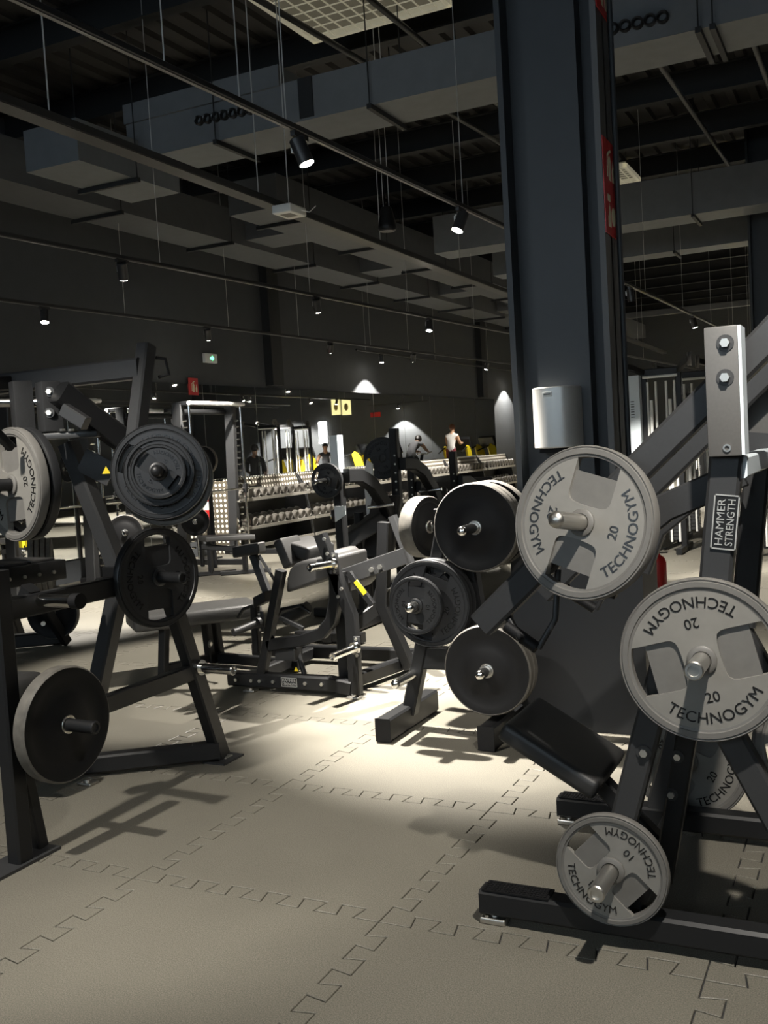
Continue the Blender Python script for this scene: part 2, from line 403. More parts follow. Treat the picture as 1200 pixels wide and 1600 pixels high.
for k, (a, b) in enumerate(wins):
    fr = MB(); 
    for z in (wz0, wz1): fr.bar((a, Y0-.1, z), (b, Y0-.1, z), .1, .08)
    for x in (a, (2*a+b)/3, (a+2*b)/3, b): fr.bar((x, Y0-.1, wz0), (x, Y0-.1, wz1), .1, .06, up=(1, 0, 0))
    w = struct('window_%d' % (k+1), fr, FRAME, 'high black-framed window')
    for q in range(3):
        xa = a+(b-a)*q/3; xb = a+(b-a)*(q+1)/3
        MB().box((xa+.03, Y0-.105, wz0+.04), (xb-.03, Y0-.095, wz1-.04)).build('pane', GLASS, w)

ceiling = struct('ceiling', MB().box((X0-.2, Y0-.2, ZC), (X1+.2, Y1+.2, ZC+.2)), DECK, 'dark corrugated steel roof deck on joists')
rib = MB().prism([(-.07, 0), (.07, 0), (.045, -.05), (-.045, -.05)], 0, Y1-Y0, Matrix(((1,0,0,0),(0,0,1,0),(0,1,0,0),(0,0,0,1))))
rib_me = rib.mesh('deck_rib'); rib_me.materials.append(DECK)
for i in range(58):
    o = link('deck_rib', rib_me, ceiling); o.location = (X0+.15+i*.275, Y0, ZC)
jo = MB(); h0, h1 = ZC-.36, ZC-.05
jo.box((X0, -.012, h0), (X1, .012, h1)); jo.box((X0, -.07, h0), (X1, .07, h0+.014)); jo.box((X0, -.07, h1-.014), (X1, .07, h1))
jo_me = jo.mesh('joist'); jo_me.materials.append(DUCTD)
y = 9.95-1.75*10
while y < Y1:
    if y > Y0+.2: o = link('joist', jo_me, ceiling); o.location = (0, y, 0)
    y += 1.75

# steel columns, an H-section with a boxed pipe casing between the flanges
def column(name, cx, y, plinth=False):
    hw = .258; d = .26
    c = MB()
    c.box((cx-hw, y, 0), (cx-hw+.03, y+d, ZC)); c.box((cx-hw, y+d/2-.012, 0), (cx+hw, y+d/2+.012, ZC))
    o = struct(name, c, COLM, 'dark steel column')
    MB().box((cx+hw-.03, y, 0), (cx+hw, y+d, ZC)).build('flange', COLG, o)
    MB().box((cx-hw+.135, y+.012, 0), (cx+hw-.108, y+d/2-.012, ZC)).build('pipe_casing', COLM, o)
    MB().tube((cx+hw+.022, y+d-.05, 0), (cx+hw+.022, y+d-.05, ZC), .014, 10).build('conduit', COLM, o)
    if plinth:
        MB().box((cx-hw-.04, y-.05, 0), (cx+hw+.12, y+d+.05, 1.02)).build('plinth_cladding', mat('plinth_black', (.02, .021, .023), .5), o)
    return o
column('column_front', 1.003, 2.2, True)
column('column_rear', 1.12, 12.6)
struct('trim_1', MB().box((X0, 11.9, 2.7), (X0+.16, 12.25, ZC)), DUCTD, 'dark steel wall column')
struct('trim_2', MB().box((X0, 22.2, 2.7), (X0+.16, 22.55, ZC)), DUCTD, 'dark steel wall column')

# ------------------------------------------------------------------ ceiling services
def box_duct(label, lo, hi, m=DUCT, brackets=(), axis='x', bm_=DUCTD):
    lo = Vector(lo); hi = Vector(hi); t = thing('air_duct', label, 'duct', ((lo.x+hi.x)/2, (lo.y+hi.y)/2, lo.z))
    MB().box(lo, hi).build('duct_body', m, t)
    for b in brackets:
        mb = MB()
        if axis == 'x':
            mb.box((b-.02, lo.y-.06, lo.z-.045), (b+.02, hi.y+.06, lo.z-.003)); mb.tube((b, lo.y-.04, lo.z), (b, lo.y-.04, ZC-.3), .006, 6); mb.tube((b, hi.y+.04, lo.z), (b, hi.y+.04, ZC-.3), .006, 6)
        else:
            mb.box((lo.x-.06, b-.02, lo.z-.045), (hi.x+.06, b+.02, lo.z-.003)); mb.tube((lo.x-.04, b, lo.z), (lo.x-.04, b, ZC-.3), .006, 6); mb.tube((hi.x+.04, b, lo.z), (hi.x+.04, b, ZC-.3), .006, 6)
        mb.build('hanger_bracket', bm_, t)
    return t
DZ = 4.4
dm = box_duct('long grey air duct crossing the ceiling behind the column, with round nozzles', (-3.95, 5.0, DZ), (X1, 5.6, DZ+.36), DUCT, (-2.9, -1.32, 1.35, 1.45, 4.0), 'x')
MB().box((-2.02, 4.985, DZ+.02), (-1.88, 5.0, DZ+.36)).build('joint_collar', DUCTD, dm)
MB().box((-3.95, 4.97, DZ+.34), (-2.2, 5.6, DZ+.52)).build('raised_transition', DUCT, dm)
for a, b in (((313, 189), (392, 172)), ((958, 46), (1036, 28))):
    A = ony(*a, 5.0); B = ony(*b, 5.0)
    for k in range(7 if a[0] < 900 else 5):
        n = 6 if a[0] < 900 else 4
        P = A.lerp(B, k/n); M = mtx((P.x, 4.995, P.z), (0, -1, 0))
        MB().lathe([(.028, -.03), (.030, .035), (.040, .04), (.046, .03), (.046, -.004), (.028, -.004)], 20, M).build('nozzle', mat('nozzle_black', (.02, .02, .021), .3), dm)
box_duct('short grey duct box hanging at the upper left of the picture', (-4.45, 4.17, 4.2), (-3.82, 5.6, 4.57), DUCT, (4.9,), 'y')
box_duct('long grey duct running along the mirror wall', (-5.95, 1.0, 4.4), (-5.3, 29.0, 4.85), DUCTL, [2+2.2*k for k in range(12)], 'y')
box_duct('grey duct between mirror wall duct and cable tray', (-4.6, 7.6, 4.45), (-3.9, 29.0, 4.85), DUCTL, [8.3+2.2*k for k in range(9)], 'y')
for k in range(6):
    yy = 9.0+3.4*k
    box_duct('short branch duct, number %s from the viewer, joining the two wall ducts' % ('one', 'two', 'three', 'four', 'five', 'six')[k], (-5.3, yy, 4.48), (-4.6, yy+.7, 4.8), DUCTL)
box_duct('deep grey duct seen right of the column, the nearer of two', (-3.5, 11.4, 4.4), (X1, 12.0, 4.95), DUCT, (.3, 2.2), 'x')
box_duct('slimmer grey duct seen right of the column, the farther of two', (-3.5, 14.0, 4.4), (X1, 14.5, 4.8), DUCT, (-.4, 1.0, 2.4), 'x')
bmz = thing('ceiling_beam', 'pale thin ceiling beam far behind the cable machines', 'beam', (1, 24.4, 4.6))
pbar(bmz, 'beam_body', [(-6.9, 24.4, 4.65), (X1, 24.4, 4.65)], .12, .16, COLG)
for k, (a, b, z) in enumerate((((1035, 107), (1131, 247), 5.3), ((1178, 70), (1200, 130), 5.3), ((405, 0), (565, 95), 5.2), ((580, 0), (665, 70), 5.2))):
    A = onz(*a, z); B = onz(*b, z); d = (B-A); d.z = 0; d.normalize(); A = A-d*3; B = B+d*(12 if k == 0 else 4)
    nm = ('nearer-column side', 'far right', 'upper left', 'upper middle')[k]
    t = thing('sprinkler_pipe', 'thin dark pipe under the roof deck, %s of the picture' % nm, 'pipe', (A.x, A.y, z))
    ptube(t, 'pipe_run', [A, B], .028, COLG if k < 2 else FRAME2, 10)
    for q in (.25, .6): P = A.lerp(B, q); ptube(t, 'drop_rod', [P, P+Vector((0, 0, .45))], .006, FRAME, 6)

GRILLE = mat('ceiling_louvre_glow', (.55, .53, .44), .6, emit=(.9, .82, .58), es=.045)  # weak added glow, stands in for light bounced up from the floor
GRB = mat('ceiling_diffuser_glow', (.15, .14, .105), .7, emit=(.9, .82, .58), es=.012)
def grille(label, x0, x1, y0, y1, z, nx, ny):
    t = thing('ceiling_grille', label, 'louvre', ((x0+x1)/2, (y0+y1)/2, z))
    f = MB(); w = .05
    f.box((x0, y0, z), (x1, y0+w, z+.06)).box((x0, y1-w, z), (x1, y1, z+.06)).box((x0, y0, z), (x0+w, y1, z+.06)).box((x1-w, y0, z), (x1, y1, z+.06)); f.build('frame', GRILLE, t)
    MB().box((x0+.01, y0+.01, z+.05), (x1-.01, y1-.01, z+.08)).build('diffuser', GRB, t)
    for i in range(1, nx): x = x0+(x1-x0)*i/nx; MB().box((x-.006, y0+w, z+.002), (x+.006, y1-w, z+.012)).build('slat', GRILLE, t)
    for i in range(1, ny): y = y0+(y1-y0)*i/ny; MB().box((x0+w, y-.006, z+.003), (x1-w, y+.006, z+.011)).build('slat', GRILLE, t)
    for (x, y) in ((x0, y0), (x1, y0), (x0, y1), (x1, y1)): ptube(t, 'hanger', [(x, y, z+.05), (x, y, ZC)], .006, FRAME, 6)
grille('large pale gridded ceiling panel at the top edge of the picture', -2.35, -.90, 4.5, 5.93, 5.44, 11, 9)
grille('pale gridded ceiling panel right of the column', -1.6, -.66, 11.85, 12.82, 5.3, 8, 8)
grille('pale gridded ceiling panel just left of the column', -1.75, -.8, 9.6, 10.4, 5.3, 8, 6)

# cable tray
tr = thing('cable_tray', 'perforated cable tray running the length of the ceiling', 'cable tray', (-2.2, 0, 3.6))
A = onz(0, 165, 3.6); B = onz(790, 460, 3.6); d = (B-A).normalized(); A = A-d*3; B = B+d*14
pbar(tr, 'tray_floor', [A, B], .13, .012, FRAME2)
for s in (-1, 1): pbar(tr, 'tray_side', [A+Vector((s*.065, 0, .025)), B+Vector((s*.065, 0, .025))], .008, .05, FRAME2)
for k in range(10): P = A+d*(1+2.4*k); ptube(tr, 'drop_rod', [P, (P.x, P.y, ZC-.3)], .005, WIRE, 6)
P = onz(452, 330, 3.52)
sb = thing('smoke_detector_box', 'small white box fixed under the cable tray', 'detector', P)
MB().cushion(P, (.09, 0, 0), (0, .13, 0), (0, 0, .035), .012).build('housing', WHITE, sb)
MB().box((P.x-.05, P.y-.07, P.z-.037), (P.x+.05, P.y+.05, P.z-.034)).build('vent_panel', PLATE_GD, sb)
ptube(sb, 'drop_rod', [P+Vector((0, 0, .03)), (P.x, P.y, ZC-.3)], .005, WIRE, 6)
ptube(sb, 'cable', [P+Vector((.09, .05, 0)), P+Vector((.16, .06, -.02)), P+Vector((.2, .1, .03))], .004, WHITE, 6)

# pendant speaker
P = atd(605, 352, 9.5)
sp = thing('pendant_speaker', 'black conical pendant loudspeaker hanging on two wires', 'speaker', P)
MB().lathe([(0, .17), (.045, .17), (.055, .15), (.088, -.01), (.09, -.03), (.08, -.05), (0, -.05)], 28, Matrix.Translation(P), closed=False).build('speaker_cone', FRAME, sp)
MB().lathe([(0, 0), (.07, 0), (.07, -.008), (0, -.008)], 28, Matrix.Translation(P+Vector((0, 0, -.049))), closed=False).build('speaker_mesh', FRAME2, sp)
for s in (-1, 1): ptube(sp, 'wire', [P+Vector((s*.03, 0, .17)), (P.x+s*.03, P.y, ZC)], .004, WIRE, 6)

# ------------------------------------------------------------------ light tracks and track spotlights
TR = {}
def track(key, label, A, B, ya, yb, wires, z=3.3):
    f = lambda y: Vector((A.x+(B.x-A.x)*(y-A.y)/(B.y-A.y), y, z)); TR[key] = f
    t = thing('light_track', label, 'light track', f((ya+yb)/2))
    pbar(t, 'rail', [f(ya), f(yb)], .036, .034, TRACK); pbar(t, 'lip', [f(ya)+Vector((0, 0, -.019)), f(yb)+Vector((0, 0, -.019))], .022, .006, mat('track_lip', (.16, .16, .16), .35, .8))
    for y in wires: ptube(t, 'suspension_wire', [f(y)+Vector((0, 0, .015)), f(y)+Vector((0, 0, ZC-3.3))], .0035, WIRE, 6)
    return t
wy = lambda pts, z=3.3: [onz(px, py, z).y for px, py in pts]
track('a', 'black light track nearest the viewer, passing in front of the big duct', onz(100, 30, 3.3), onz(785, 352, 3.3), -6, 29, [-1.5]+wy([(243, 108), (371, 160), (449, 193), (729, 322)])+[8.0, 10.4, 12.8, 15.2, 17.6, 20])
track('b', 'black light track over the leg machines, second from the viewer', onz(0, 365, 3.3), onz(797, 520, 3.3), -3, 29, wy([(260, 412), (493, 458), (646, 488), (751, 508)])+[16, 19, 22])
track('c', 'black light track closest to the mirror wall', onz(0, 468, 3.3), onz(797, 568, 3.3), -2, 29, wy([(213, 490), (364, 512), (480, 525), (594, 539), (649, 547)])+[20, 23])
track('d', 'black light track above the press machine on the right', Vector((2.5, 0, 3.3)), Vector((2.6, 5, 3.3)), -6, 29, [-4, -1, 2, 5, 8, 11, 14])
def lamp(P, aim, label, on=True, power=1.0, cone=62, blend=.35, body=None, lit=True):
    P = Vector(P); aim = Vector(aim).normalized()
    t = thing('track_spotlight', label, 'spotlight', P)
    MB().box((P.x-.014, P.y-.075, P.z-.05), (P.x+.014, P.y+.075, P.z-.018)).build('track_adapter', TRACK, t)
    piv = P+Vector((0, 0, -.10)); c0 = piv-aim*.055; c1 = piv+aim*.095; side = Vector((0, 1, 0))
    arm = MB().tube(P+Vector((0, 0, -.05)), P+Vector((0, 0, -.07)), .012, 10); arm.beam([P+Vector((-.05, 0, -.07)), P+Vector((-.05, 0, -.12))], .012, .02, up=(0, 1, 0)); arm.beam([P+Vector((-.05, 0, -.066)), P+Vector((.0, 0, -.066))], .02, .01); arm.build('bracket', ALU, t)
    M = mtx(c0, aim); L = (c1-c0).length
    MB().lathe([(0, 0), (.040, 0), (.045, .006), (.045, L), (.040, L), (.038, L-.02), (0, L-.02)], 24, M, closed=False).build('lamp_body', TRACK, t)
    if on:
        MB().lathe([(0, L-.004), (.0415, L-.004), (.0415, L+.002), (.03, L+.008), (0, L+.011)], 24, M, closed=False).build('lens', LAMPE, t)
        ld = bpy.data.lights.new('spot', 'SPOT'); ld.energy = SPOT_W*power; ld.color = WARM; ld.spot_size = math.radians(cone); ld.spot_blend = blend; ld.shadow_soft_size = .035
        lo = bpy.data.objects.new('lamp_beam', ld); COL.objects.link(lo); lo.parent = t; q = c1+aim*.03-P
        lo.location = q; lo.rotation_euler = aim.to_track_quat('-Z', 'Y').to_euler()
    else:
        MB().lathe([(0, L-.017), (.038, L-.017), (.038, L-.010), (0, L-.006)], 20, M, closed=False).build('lens', mat('lens_off', (.5, .5, .48), .3), t)
    return t
f = TR['a']
lamp(f(-3.2), (.2, .3, -1), 'spotlight on nearest track, behind the viewer', power=.06)
lamp(f(-1.35), (-.08, .58, -1), 'spotlight on nearest track, beside the viewer', power=.60, cone=70, blend=.5)
lamp(f(2.17), (.33, .13, -1), 'large lit spotlight on the nearest track, in front of the grey duct', power=3.9, cone=64, blend=.7)
lamp(f(4.43), (-.3, -.35, -1), 'lit spotlight on the nearest track close to the column', power=2.3, cone=56, blend=.3)
lamp(f(7.2), (.12, .6, -1), 'spotlight on nearest track hidden behind the column', power=1.56)
lamp(f(9.6), (.1, .1, -1), 'unlit spotlight on the nearest track, just right of the column', on=False)
lamp(f(13.6), (.2, .3, -1), 'lit spotlight on the nearest track, over the cable machines', power=1.73)
lamp(f(17.5), (.1, 0, -1), 'spotlight on the nearest track, beyond the cable machines', power=1.73)
lamp(f(22), (.1, 0, -1), 'farthest spotlight of the nearest track', power=2.07)
f = TR['b']
lamp(f(4.18), (-.35, .5, -1), 'spotlight above the black overhead beam, second track', power=1.73)
lamp(f(7.31), (-.2, .5, -1), 'spotlight on second track above the tall blue-grey post', power=1.73)
lamp(f(10.22), (.0, -.25, -1), 'brightly lit spotlight on second track, above the mirrors', power=1.73)
lamp(f(14.5), (-.3, 0, -1), 'spotlight on second track hidden by the column', power=1.73)
lamp(f(19.5), (-.2, 0, -1), 'far spotlight on second track', power=1.73)
f = TR['c']
lamp(f(5.59), (.15, -.2, -1), 'lit spotlight at the far left, on the track by the mirror wall', power=1.73)
lamp(f(8.43), (-.3, .5, -1), 'spotlight above the green exit sign, on the wall-side track', power=1.73)
lamp(f(11.6), (-.4, .5, -1), 'spotlight on wall-side track above the left dumbbell rack', power=1.30)
lamp(f(14.6), (-.4, .5, -1), 'spotlight on wall-side track above the middle dumbbell rack', power=1.30)
lamp(f(18.2), (-.35, .1, -1), 'spotlight on wall-side track above the right dumbbell rack', power=1.30)
lamp(f(21.6), (-.35, .1, -1), 'farthest spotlight on the wall-side track', power=.50)
f = TR['d']
lamp(f(-1.1), (-.12, .38, -1), 'spotlight above the press machine on the right', power=.62, cone=88, blend=.6)
lamp(f(3.2), (-.1, .1, -1), 'spotlight behind the press machine', power=0.60)
lamp(f(7.5), (-.1, 0, -1), 'spotlight in the right aisle', power=1.73)
lamp(f(13), (-.1, .1, -1), 'spotlight over the right end of the cable machines', power=2.07)
# short wall-side rail lighting the wall above the mirrors
track('e', 'short black light track close above the mirrors', Vector((-6.6, 0, 3.45)), Vector((-6.6, 5, 3.45)), 14.6, 25.0, [15, 18.5, 22, 24.8], 3.45)
f = TR['e']
lamp(f(15.7), (-.02, 0, -1), 'wall-washing spotlight making the bright arch above the mirrors', power=.60, cone=104, blend=.12)
lamp(f(24.3), (-.02, 0, -1), 'wall-washing spotlight at the right end of the mirrors', power=0.50, cone=104, blend=.12)

# added tracks and lamps that brighten the back of the gym in the mirrors
track('g', 'added light track over the back of the gym', Vector((.2, 27.5, 3.3)), Vector((.21, 28, 3.3)), 19, 30, [20, 24, 28])
track('h', 'added light track over the right back corner of the gym', Vector((4.2, 20, 3.3)), Vector((4.21, 28, 3.3)), 16, 30, [18, 22, 26])
for k, (f, y, aim) in enumerate(((TR['g'], 21.5, (-.3, .3, -1)), (TR['g'], 25.5, (-.4, .3, -1)), (TR['g'], 27.4, (.3, .1, -1)), (TR['h'], 19.0, (-.3, .2, -1)), (TR['h'], 23.5, (-.2, .3, -1)), (TR['h'], 28.4, (0, .9, -1)))):
    lamp(f(y), aim, ('first', 'second', 'third', 'fourth', 'fifth', 'sixth')[k]+' added spotlight over the back of the gym', power=3.6, cone=80)

# ================================================================== PRESS MACHINE ON THE RIGHT
def foot(parent, x, y, z=.03):
    mb = MB(); mb.cushion((x, y, z*.35), (.042, 0, 0), (0, .032, 0), (0, 0, z*.35), .006); mb.tube((x, y, z*.6), (x, y, z+.004), .016, 14); mb.tube((x-.02, y-.02, z*.7), (x-.02, y-.02, z*.95), .009, 8)
    return mb.build('levelling_foot', STEEL, parent)
def badge(parent, c, right, up, w, h, lines=('HAMMER', 'STRENGTH')):
    # raised maker's plate: frame and two lines of lettering
    right = Vector(right).normalized(); up = Vector(up).normalized(); n = right.cross(up); c = Vector(c)
    M = Matrix(((right.x, up.x, n.x, c.x), (right.y, up.y, n.y, c.y), (right.z, up.z, n.z, c.z), (0, 0, 0, 1)))
    b = MB().prism([(-w/2, -h/2), (w/2, -h/2), (w/2, h/2), (-w/2, h/2)], 0, .002, M).build('maker_badge', FRAME, parent)
    mb = MB(); t = .04*w if w < .1 else .0035
    for a in ((-w/2, -h/2, w/2, -h/2+t), (-w/2, h/2-t, w/2, h/2), (-w/2, -h/2, -w/2+t, h/2), (w/2-t, -h/2, w/2, h/2)):
        mb.prism([(a[0], a[1]), (a[2], a[1]), (a[2], a[3]), (a[0], a[3])], .002, .004, M)
    for k, s in enumerate(lines):
        text_flat(mb, s, M @ Matrix.Translation((0, h*(.2 if k == 0 else -.2), .002)), w*.84, h*.30, .002)
    mb.build('badge_lettering', INKW, b); return b
R = thing('chest_press_machine', 'large black plate-loaded press machine in the right foreground, loaded with grey plates', 'gym machine', (1.9, .5, 0))
yn, yf = .10, .95
for y in (yn, yf):
    pbar(R, 'base_beam', [(1.275, y, .068), (3.0, y, .068)], .078, .078, FRAME)
    foot(R, 1.315, y-.005); foot(R, 2.9, y)
    g = MB(); g.box((1.285, y-.036, .107), (1.50, y+.036, .112))
    for i in range(18):
        for j in range(5): g.box((1.292+i*.0113, y-.03+j*.0125, .112), (1.299+i*.0113, y-.023+j*.0125, .1145))
    g.build('grip_strip', RUB, R)
    s = 1 if y == yn else -1
    pbar(R, 'front_leg', [(1.655, y, .10), (1.885, y, .90)], .066, .075, FRAME2, up=(1, 0, .3))
    pbar(R, 'rear_leg', [(2.32, y, .10), (1.94, y, .85)], .066, .075, FRAME2, up=(1, 0, .3))
    pbar(R, 'main_post', [(1.985, y, .80), (2.065, y, 1.48)], .07, .085, FRAME2, up=(1, 0, 0))
    MB().cushion((2.063, y-.03*s, 1.60), (.043, 0, 0), (0, .045, 0), (0, 0, .172), .006, 2).build('pivot_bracket', mat('grey_and_lit_powder_coat', (.085, .082, .078), .42, noise=.05, nscale=120), R)  # lighter grey than the frame, strong lamp light painted in
    MB().box((2.106, y-.075, 1.43), (2.114, y+.02, 1.77)).build('bracket_lit_side', LIGHTBLUE, R)  # pale sheet paints in the bright side of the bracket
    yy = y+.10*s
    pbar(R, 'press_arm', [(1.285, yy, .925), (2.16, yy, 1.735), (2.42, yy, 1.99)], .075, .085, FRAME2, up=(-1, 0, 1))
    pbar(R, 'link_arm', [(2.02, y+.16*s, 1.345), (1.86, y+.16*s, 1.28), (1.72, y+.16*s, 1.17), (1.66, y+.16*s, 1.02)], .05, .085, FRAME2, up=(-.4, 0, 1))
    pe = MB(); pe.path([(1.36, yy, .97), (1.40, yy-.02*s, .91), (1.43, yy-.05*s, .885)], .012, 10); pe.build('handle_bar', FRAME, R)
    ptube(R, 'hand_grip', [(1.37, yy-.02*s, .925), (1.47, yy-.03*s, .86)], .019, RUB, 14)
    ptube(R, 'handle_rod', [(1.475, yy-.03*s, .86), (1.53, yy-.02*s, .95), (1.54, yy, 1.1)], .010, FRAME2, 10)
for py in (536, 590):
    bolt(R, ony(1133, py, yn-.076), (0, -1, 0), .0125, .016)
MB().lathe([(.006, 0), (.0105, 0), (.0105, .003), (.006, .003)], 16, mtx(ony(1136, 700, yn-.076), (0, -1, 0))).build('bush', STEEL, R)
bolt(R, ony(1006, 1176, yn-.034), (0, -1, 0), .012, .012)
badge(R, ony(1133, 816, yn-.0365), (.115, 0, 1), (-1, 0, .115), .150, .066)
pbar(R, 'cross_tube', [(2.085, yn, 1.395), (2.085, yf, 1.395)], .05, .06, LIGHTBLUE)  # pale colour stands in for the light on this tube
pbar(R, 'cross_tube', [(1.74, yn, .115), (1.74, yf, .115)], .06, .06, FRAME)
pbar(R, 'cross_tube', [(2.8, yn, .068), (2.8, yf, .068)], .07, .07, FRAME)
# seat
Xh = Vector((.16, 0, -.092)); Yh = Vector((0, .19, 0)); nz = Xh.normalized().cross(Vector((0, 1, 0))).normalized()
if nz.z < 0: nz = -nz
pcush(R, 'seat_pad', Vector((1.445, .535, .472))-nz*.034, Xh, Yh, nz*.034, .024)
MB().cushion(Vector((1.46, .535, .466))-nz*.078, Xh*.8, Yh*.75, nz*.008, .004).build('seat_plate', FRAME, R)
pbar(R, 'seat_post', [(1.52, .535, .36), (1.74, .535, .13)], .06, .06, FRAME)
ptube(R, 'adjuster_lever', [(1.70, .2, .33), (1.73, .18, .40), (1.76, .2, .44)], .012, CHROME)
MB().cushion((1.71, .22, .33), (.02, 0, 0), (0, .03, 0), (0, 0, .05), .008).build('adjuster_housing', FRAME, R)
pbar(R, 'seat_rail', [(1.80, .3, .12), (1.92, .3, .75)], .05, .06, FRAME)
for z in (.40, .52): bolt(R, (1.82+.19*(z-.3), .273, z), (0, -1, 0), .011, .012)
pcush(R, 'back_pad', (2.22, .535, .95), (.035, 0, .004), (0, .16, 0), (-.035, 0, .40), .03)
pbar(R, 'back_post', [(2.29, .535, .08), (2.24, .535, 1.40)], .07, .07, FRAME, up=(1, 0, 0))
# pegs and plates
P1 = Vector((1.663, .071, 1.254)); N1 = Vector((-.035, -.151, .024)).normalized()
peg(R, P1-N1*-.0+N1*-.10, P1+N1*.16, .0245, False, STEEL, True)
iron_plate('grey 20 plate on the raised press arm, in front of the column', P1, N1, math.radians(74))
P2 = Vector((1.984, .035, .876)); N2 = Vector((.02, -1, .04)).normalized()
peg(R, P2-N2*.05, P2+N2*.165, .0245, False, STEEL)
iron_plate('grey 20 plate at the right edge, below the press arm', P2, N2, math.radians(14))
P3 = Vector((1.704, .045, .242)); N3 = Vector((-.02, -1, .0)).normalized()
peg(R, P3-N3*.03, P3+N3*.165, .024, False, STEEL)
iron_plate('small grey 10 plate low on the base beam, lower right', P3, N3, math.radians(-44), .166, '10')
P4 = ony(1075, 1187, 1.02)
peg(R, P4+Vector((0, -.09, 0)), P4+Vector((0, .12, 0)), .0245, False, STEEL)
iron_plate('grey plate in shadow behind the slanted rear leg, far side of the press machine', P4, (-.05, -1, 0), math.radians(60))
P5 = ony(1312, 1172, .16)
iron_plate('grey plate cut off by the right edge of the picture', P5, (0, -1, 0), math.radians(20))
peg(R, P5+Vector((0, .08, 0)), P5+Vector((0, -.12, 0)), .0245, False, STEEL)

# ================================================================== PULL MACHINE ON THE LEFT
L = thing('pull_machine', 'tall black plate-loaded machine at the left edge with an overhead beam', 'gym machine', (-.9, .6, 0))
xs = -.55
pbar(L, 'near_post', [(xs, -.07, .012), (xs, -.07, 1.13)], .066, .075, FRAME, up=(0, 1, 0))
pbar(L, 'post_brace', [(xs-.03, .06, .015), (xs-.01, -.02, .42)], .05, .05, FRAME, up=(0, 1, 0))
MB().box((xs-.09, -.30, 0), (xs+.05, .09, .012)).build('foot_plate', FRAME2, L)
pbar(L, 'rear_leg', [(xs, 1.235, .02), (xs, .93, .88), (xs, .86, 1.10)], .066, .082, FRAME, up=(0, 1, .3))
pbar(L, 'middle_beam', [(xs, -.07, .485), (xs, 1.09, .485)], .05, .075, FRAME)
pbar(L, 'upper_beam', [(xs, -.07, .975), (xs, .95, .975)], .05, .085, FRAME)
pbar(L, 'base_beam', [(-.53, 1.20, .062), (-1.34, .60, .062)], .08, .085, FRAME)
foot(L, -.55, 1.25, .02); MB().box((-.60, 1.15, 0), (-.47, 1.32, .010)).build('foot_plate', FRAME2, L)
foot(L, -.96, .735, .02)
bolt(L, (xs+.034, 1.165, .60), (1, 0, 0), .011)
pbar(L, 'far_upright', [(-1.14, .97, 1.62), (-.93, 1.04, .95), (-1.10, .87, .10)], .085, .085, FRAME2, up=(0, 1, 0))
pbar(L, 'cross_tube', [(xs, .94, .97), (-1.0, 1.02, .97)], .06, .07, FRAME)
pbar(L, 'overhead_post', [(xs, .77, 1.60), (xs, .895, 2.035)], .066, .075, FRAME2, up=(0, 1, -.3))
pbar(L, 'overhead_beam', [(xs, .855, 1.93), (-2.5, .855, 1.93)], .08, .095, FRAME2)
lp = MB(); lp.path([(xs+.02, .93, 1.98), (xs+.06, .95, 1.97), (xs+.065, .96, 1.90), (xs+.02, .94, 1.89)], .009, 8); lp.build('cable_hook', FRAME, L)
B0 = atd(77, 636, 4.6)
MB().cushion(B0, (.042, -.02, 0), (.02, .04, 0), (0, 0, .115), .006, 2).build('pivot_bracket', FRAME2, L)
nb = Vector((.02, -.04, 0)); nb = Vector((.45, -.89, 0)).normalized()
for py in (612, 645): bolt(L, atd(77, py, 4.548), (.5, -.87, 0), .013, .014)
B1 = atd(35, 640, 4.6)
MB().cushion(B1, (.032, -.016, 0), (.02, .04, 0), (0, 0, .13), .006, 2).build('pivot_bracket', FRAME2, L)
ptube(L, 'pivot_axle', [atd(-60, 628, 4.62), atd(66, 628, 4.62)], .024, CHROME)
MB().cushion(atd(100, 681, 4.62), (.15, .08, 0), (-.03, .06, 0), (0, 0, .014), .006, 2).build('pivot_plate', FRAME2, L)
for px in (98, 112): bolt(L, atd(px, 674, 4.56), (0, 0, 1), .013, .012)
pbar(L, 'swing_arm', [atd(92, 612, 4.5), atd(140, 650, 4.62), atd(225, 712, 4.78)], .085, .11, FRAME, up=(0, 0, 1))
pbar(L, 'swing_arm', [atd(100, 640, 4.45), atd(135, 662, 4.42)], .05, .06, FRAME2)
# warning triangle on the far upright
WT = MB(); M = mtx(atd(166, 735, 4.72), (.55, -.83, 0)); WT.prism([(-.02, -.016), (.02, -.016), (0, .02)], 0, .002, M); WT.build('warning_sticker', YEL, L)
pbar(L, 'gusset_plate', [atd(128, 718, 4.85), atd(175, 742, 4.85)], .012, .12, FRAME2)
# foot platform with grey pads
Q1 = atd(-40, 902, 4.15); Q2 = atd(102, 868, 4.55); Q3 = atd(-40, 858, 4.5)
Xv = (Q2-Q1)/2; Xv.z = 0; Yv = Vector((-Xv.y, Xv.x, 0)).normalized()*.16; ctr = (Q1+Q2)/2+Yv
MB().cushion(ctr+Vector((0, 0, -.045)), Xv, Yv, (0, 0, .045), .006, 2).build('foot_platform', FRAME, L)
for k in range(3):
    MB().cushion(ctr+Xv*(-.62+.6*k)+Vector((0, 0, .006)), Xv*.27, Yv*.8, (0, 0, .006), .004, 2).build('platform_pad', PADG, L)
for k in range(4): bolt(L, ctr-Yv+Xv*(-.3+.33*k)+Vector((0, 0, -.05)), -Yv, .009, .008, False)
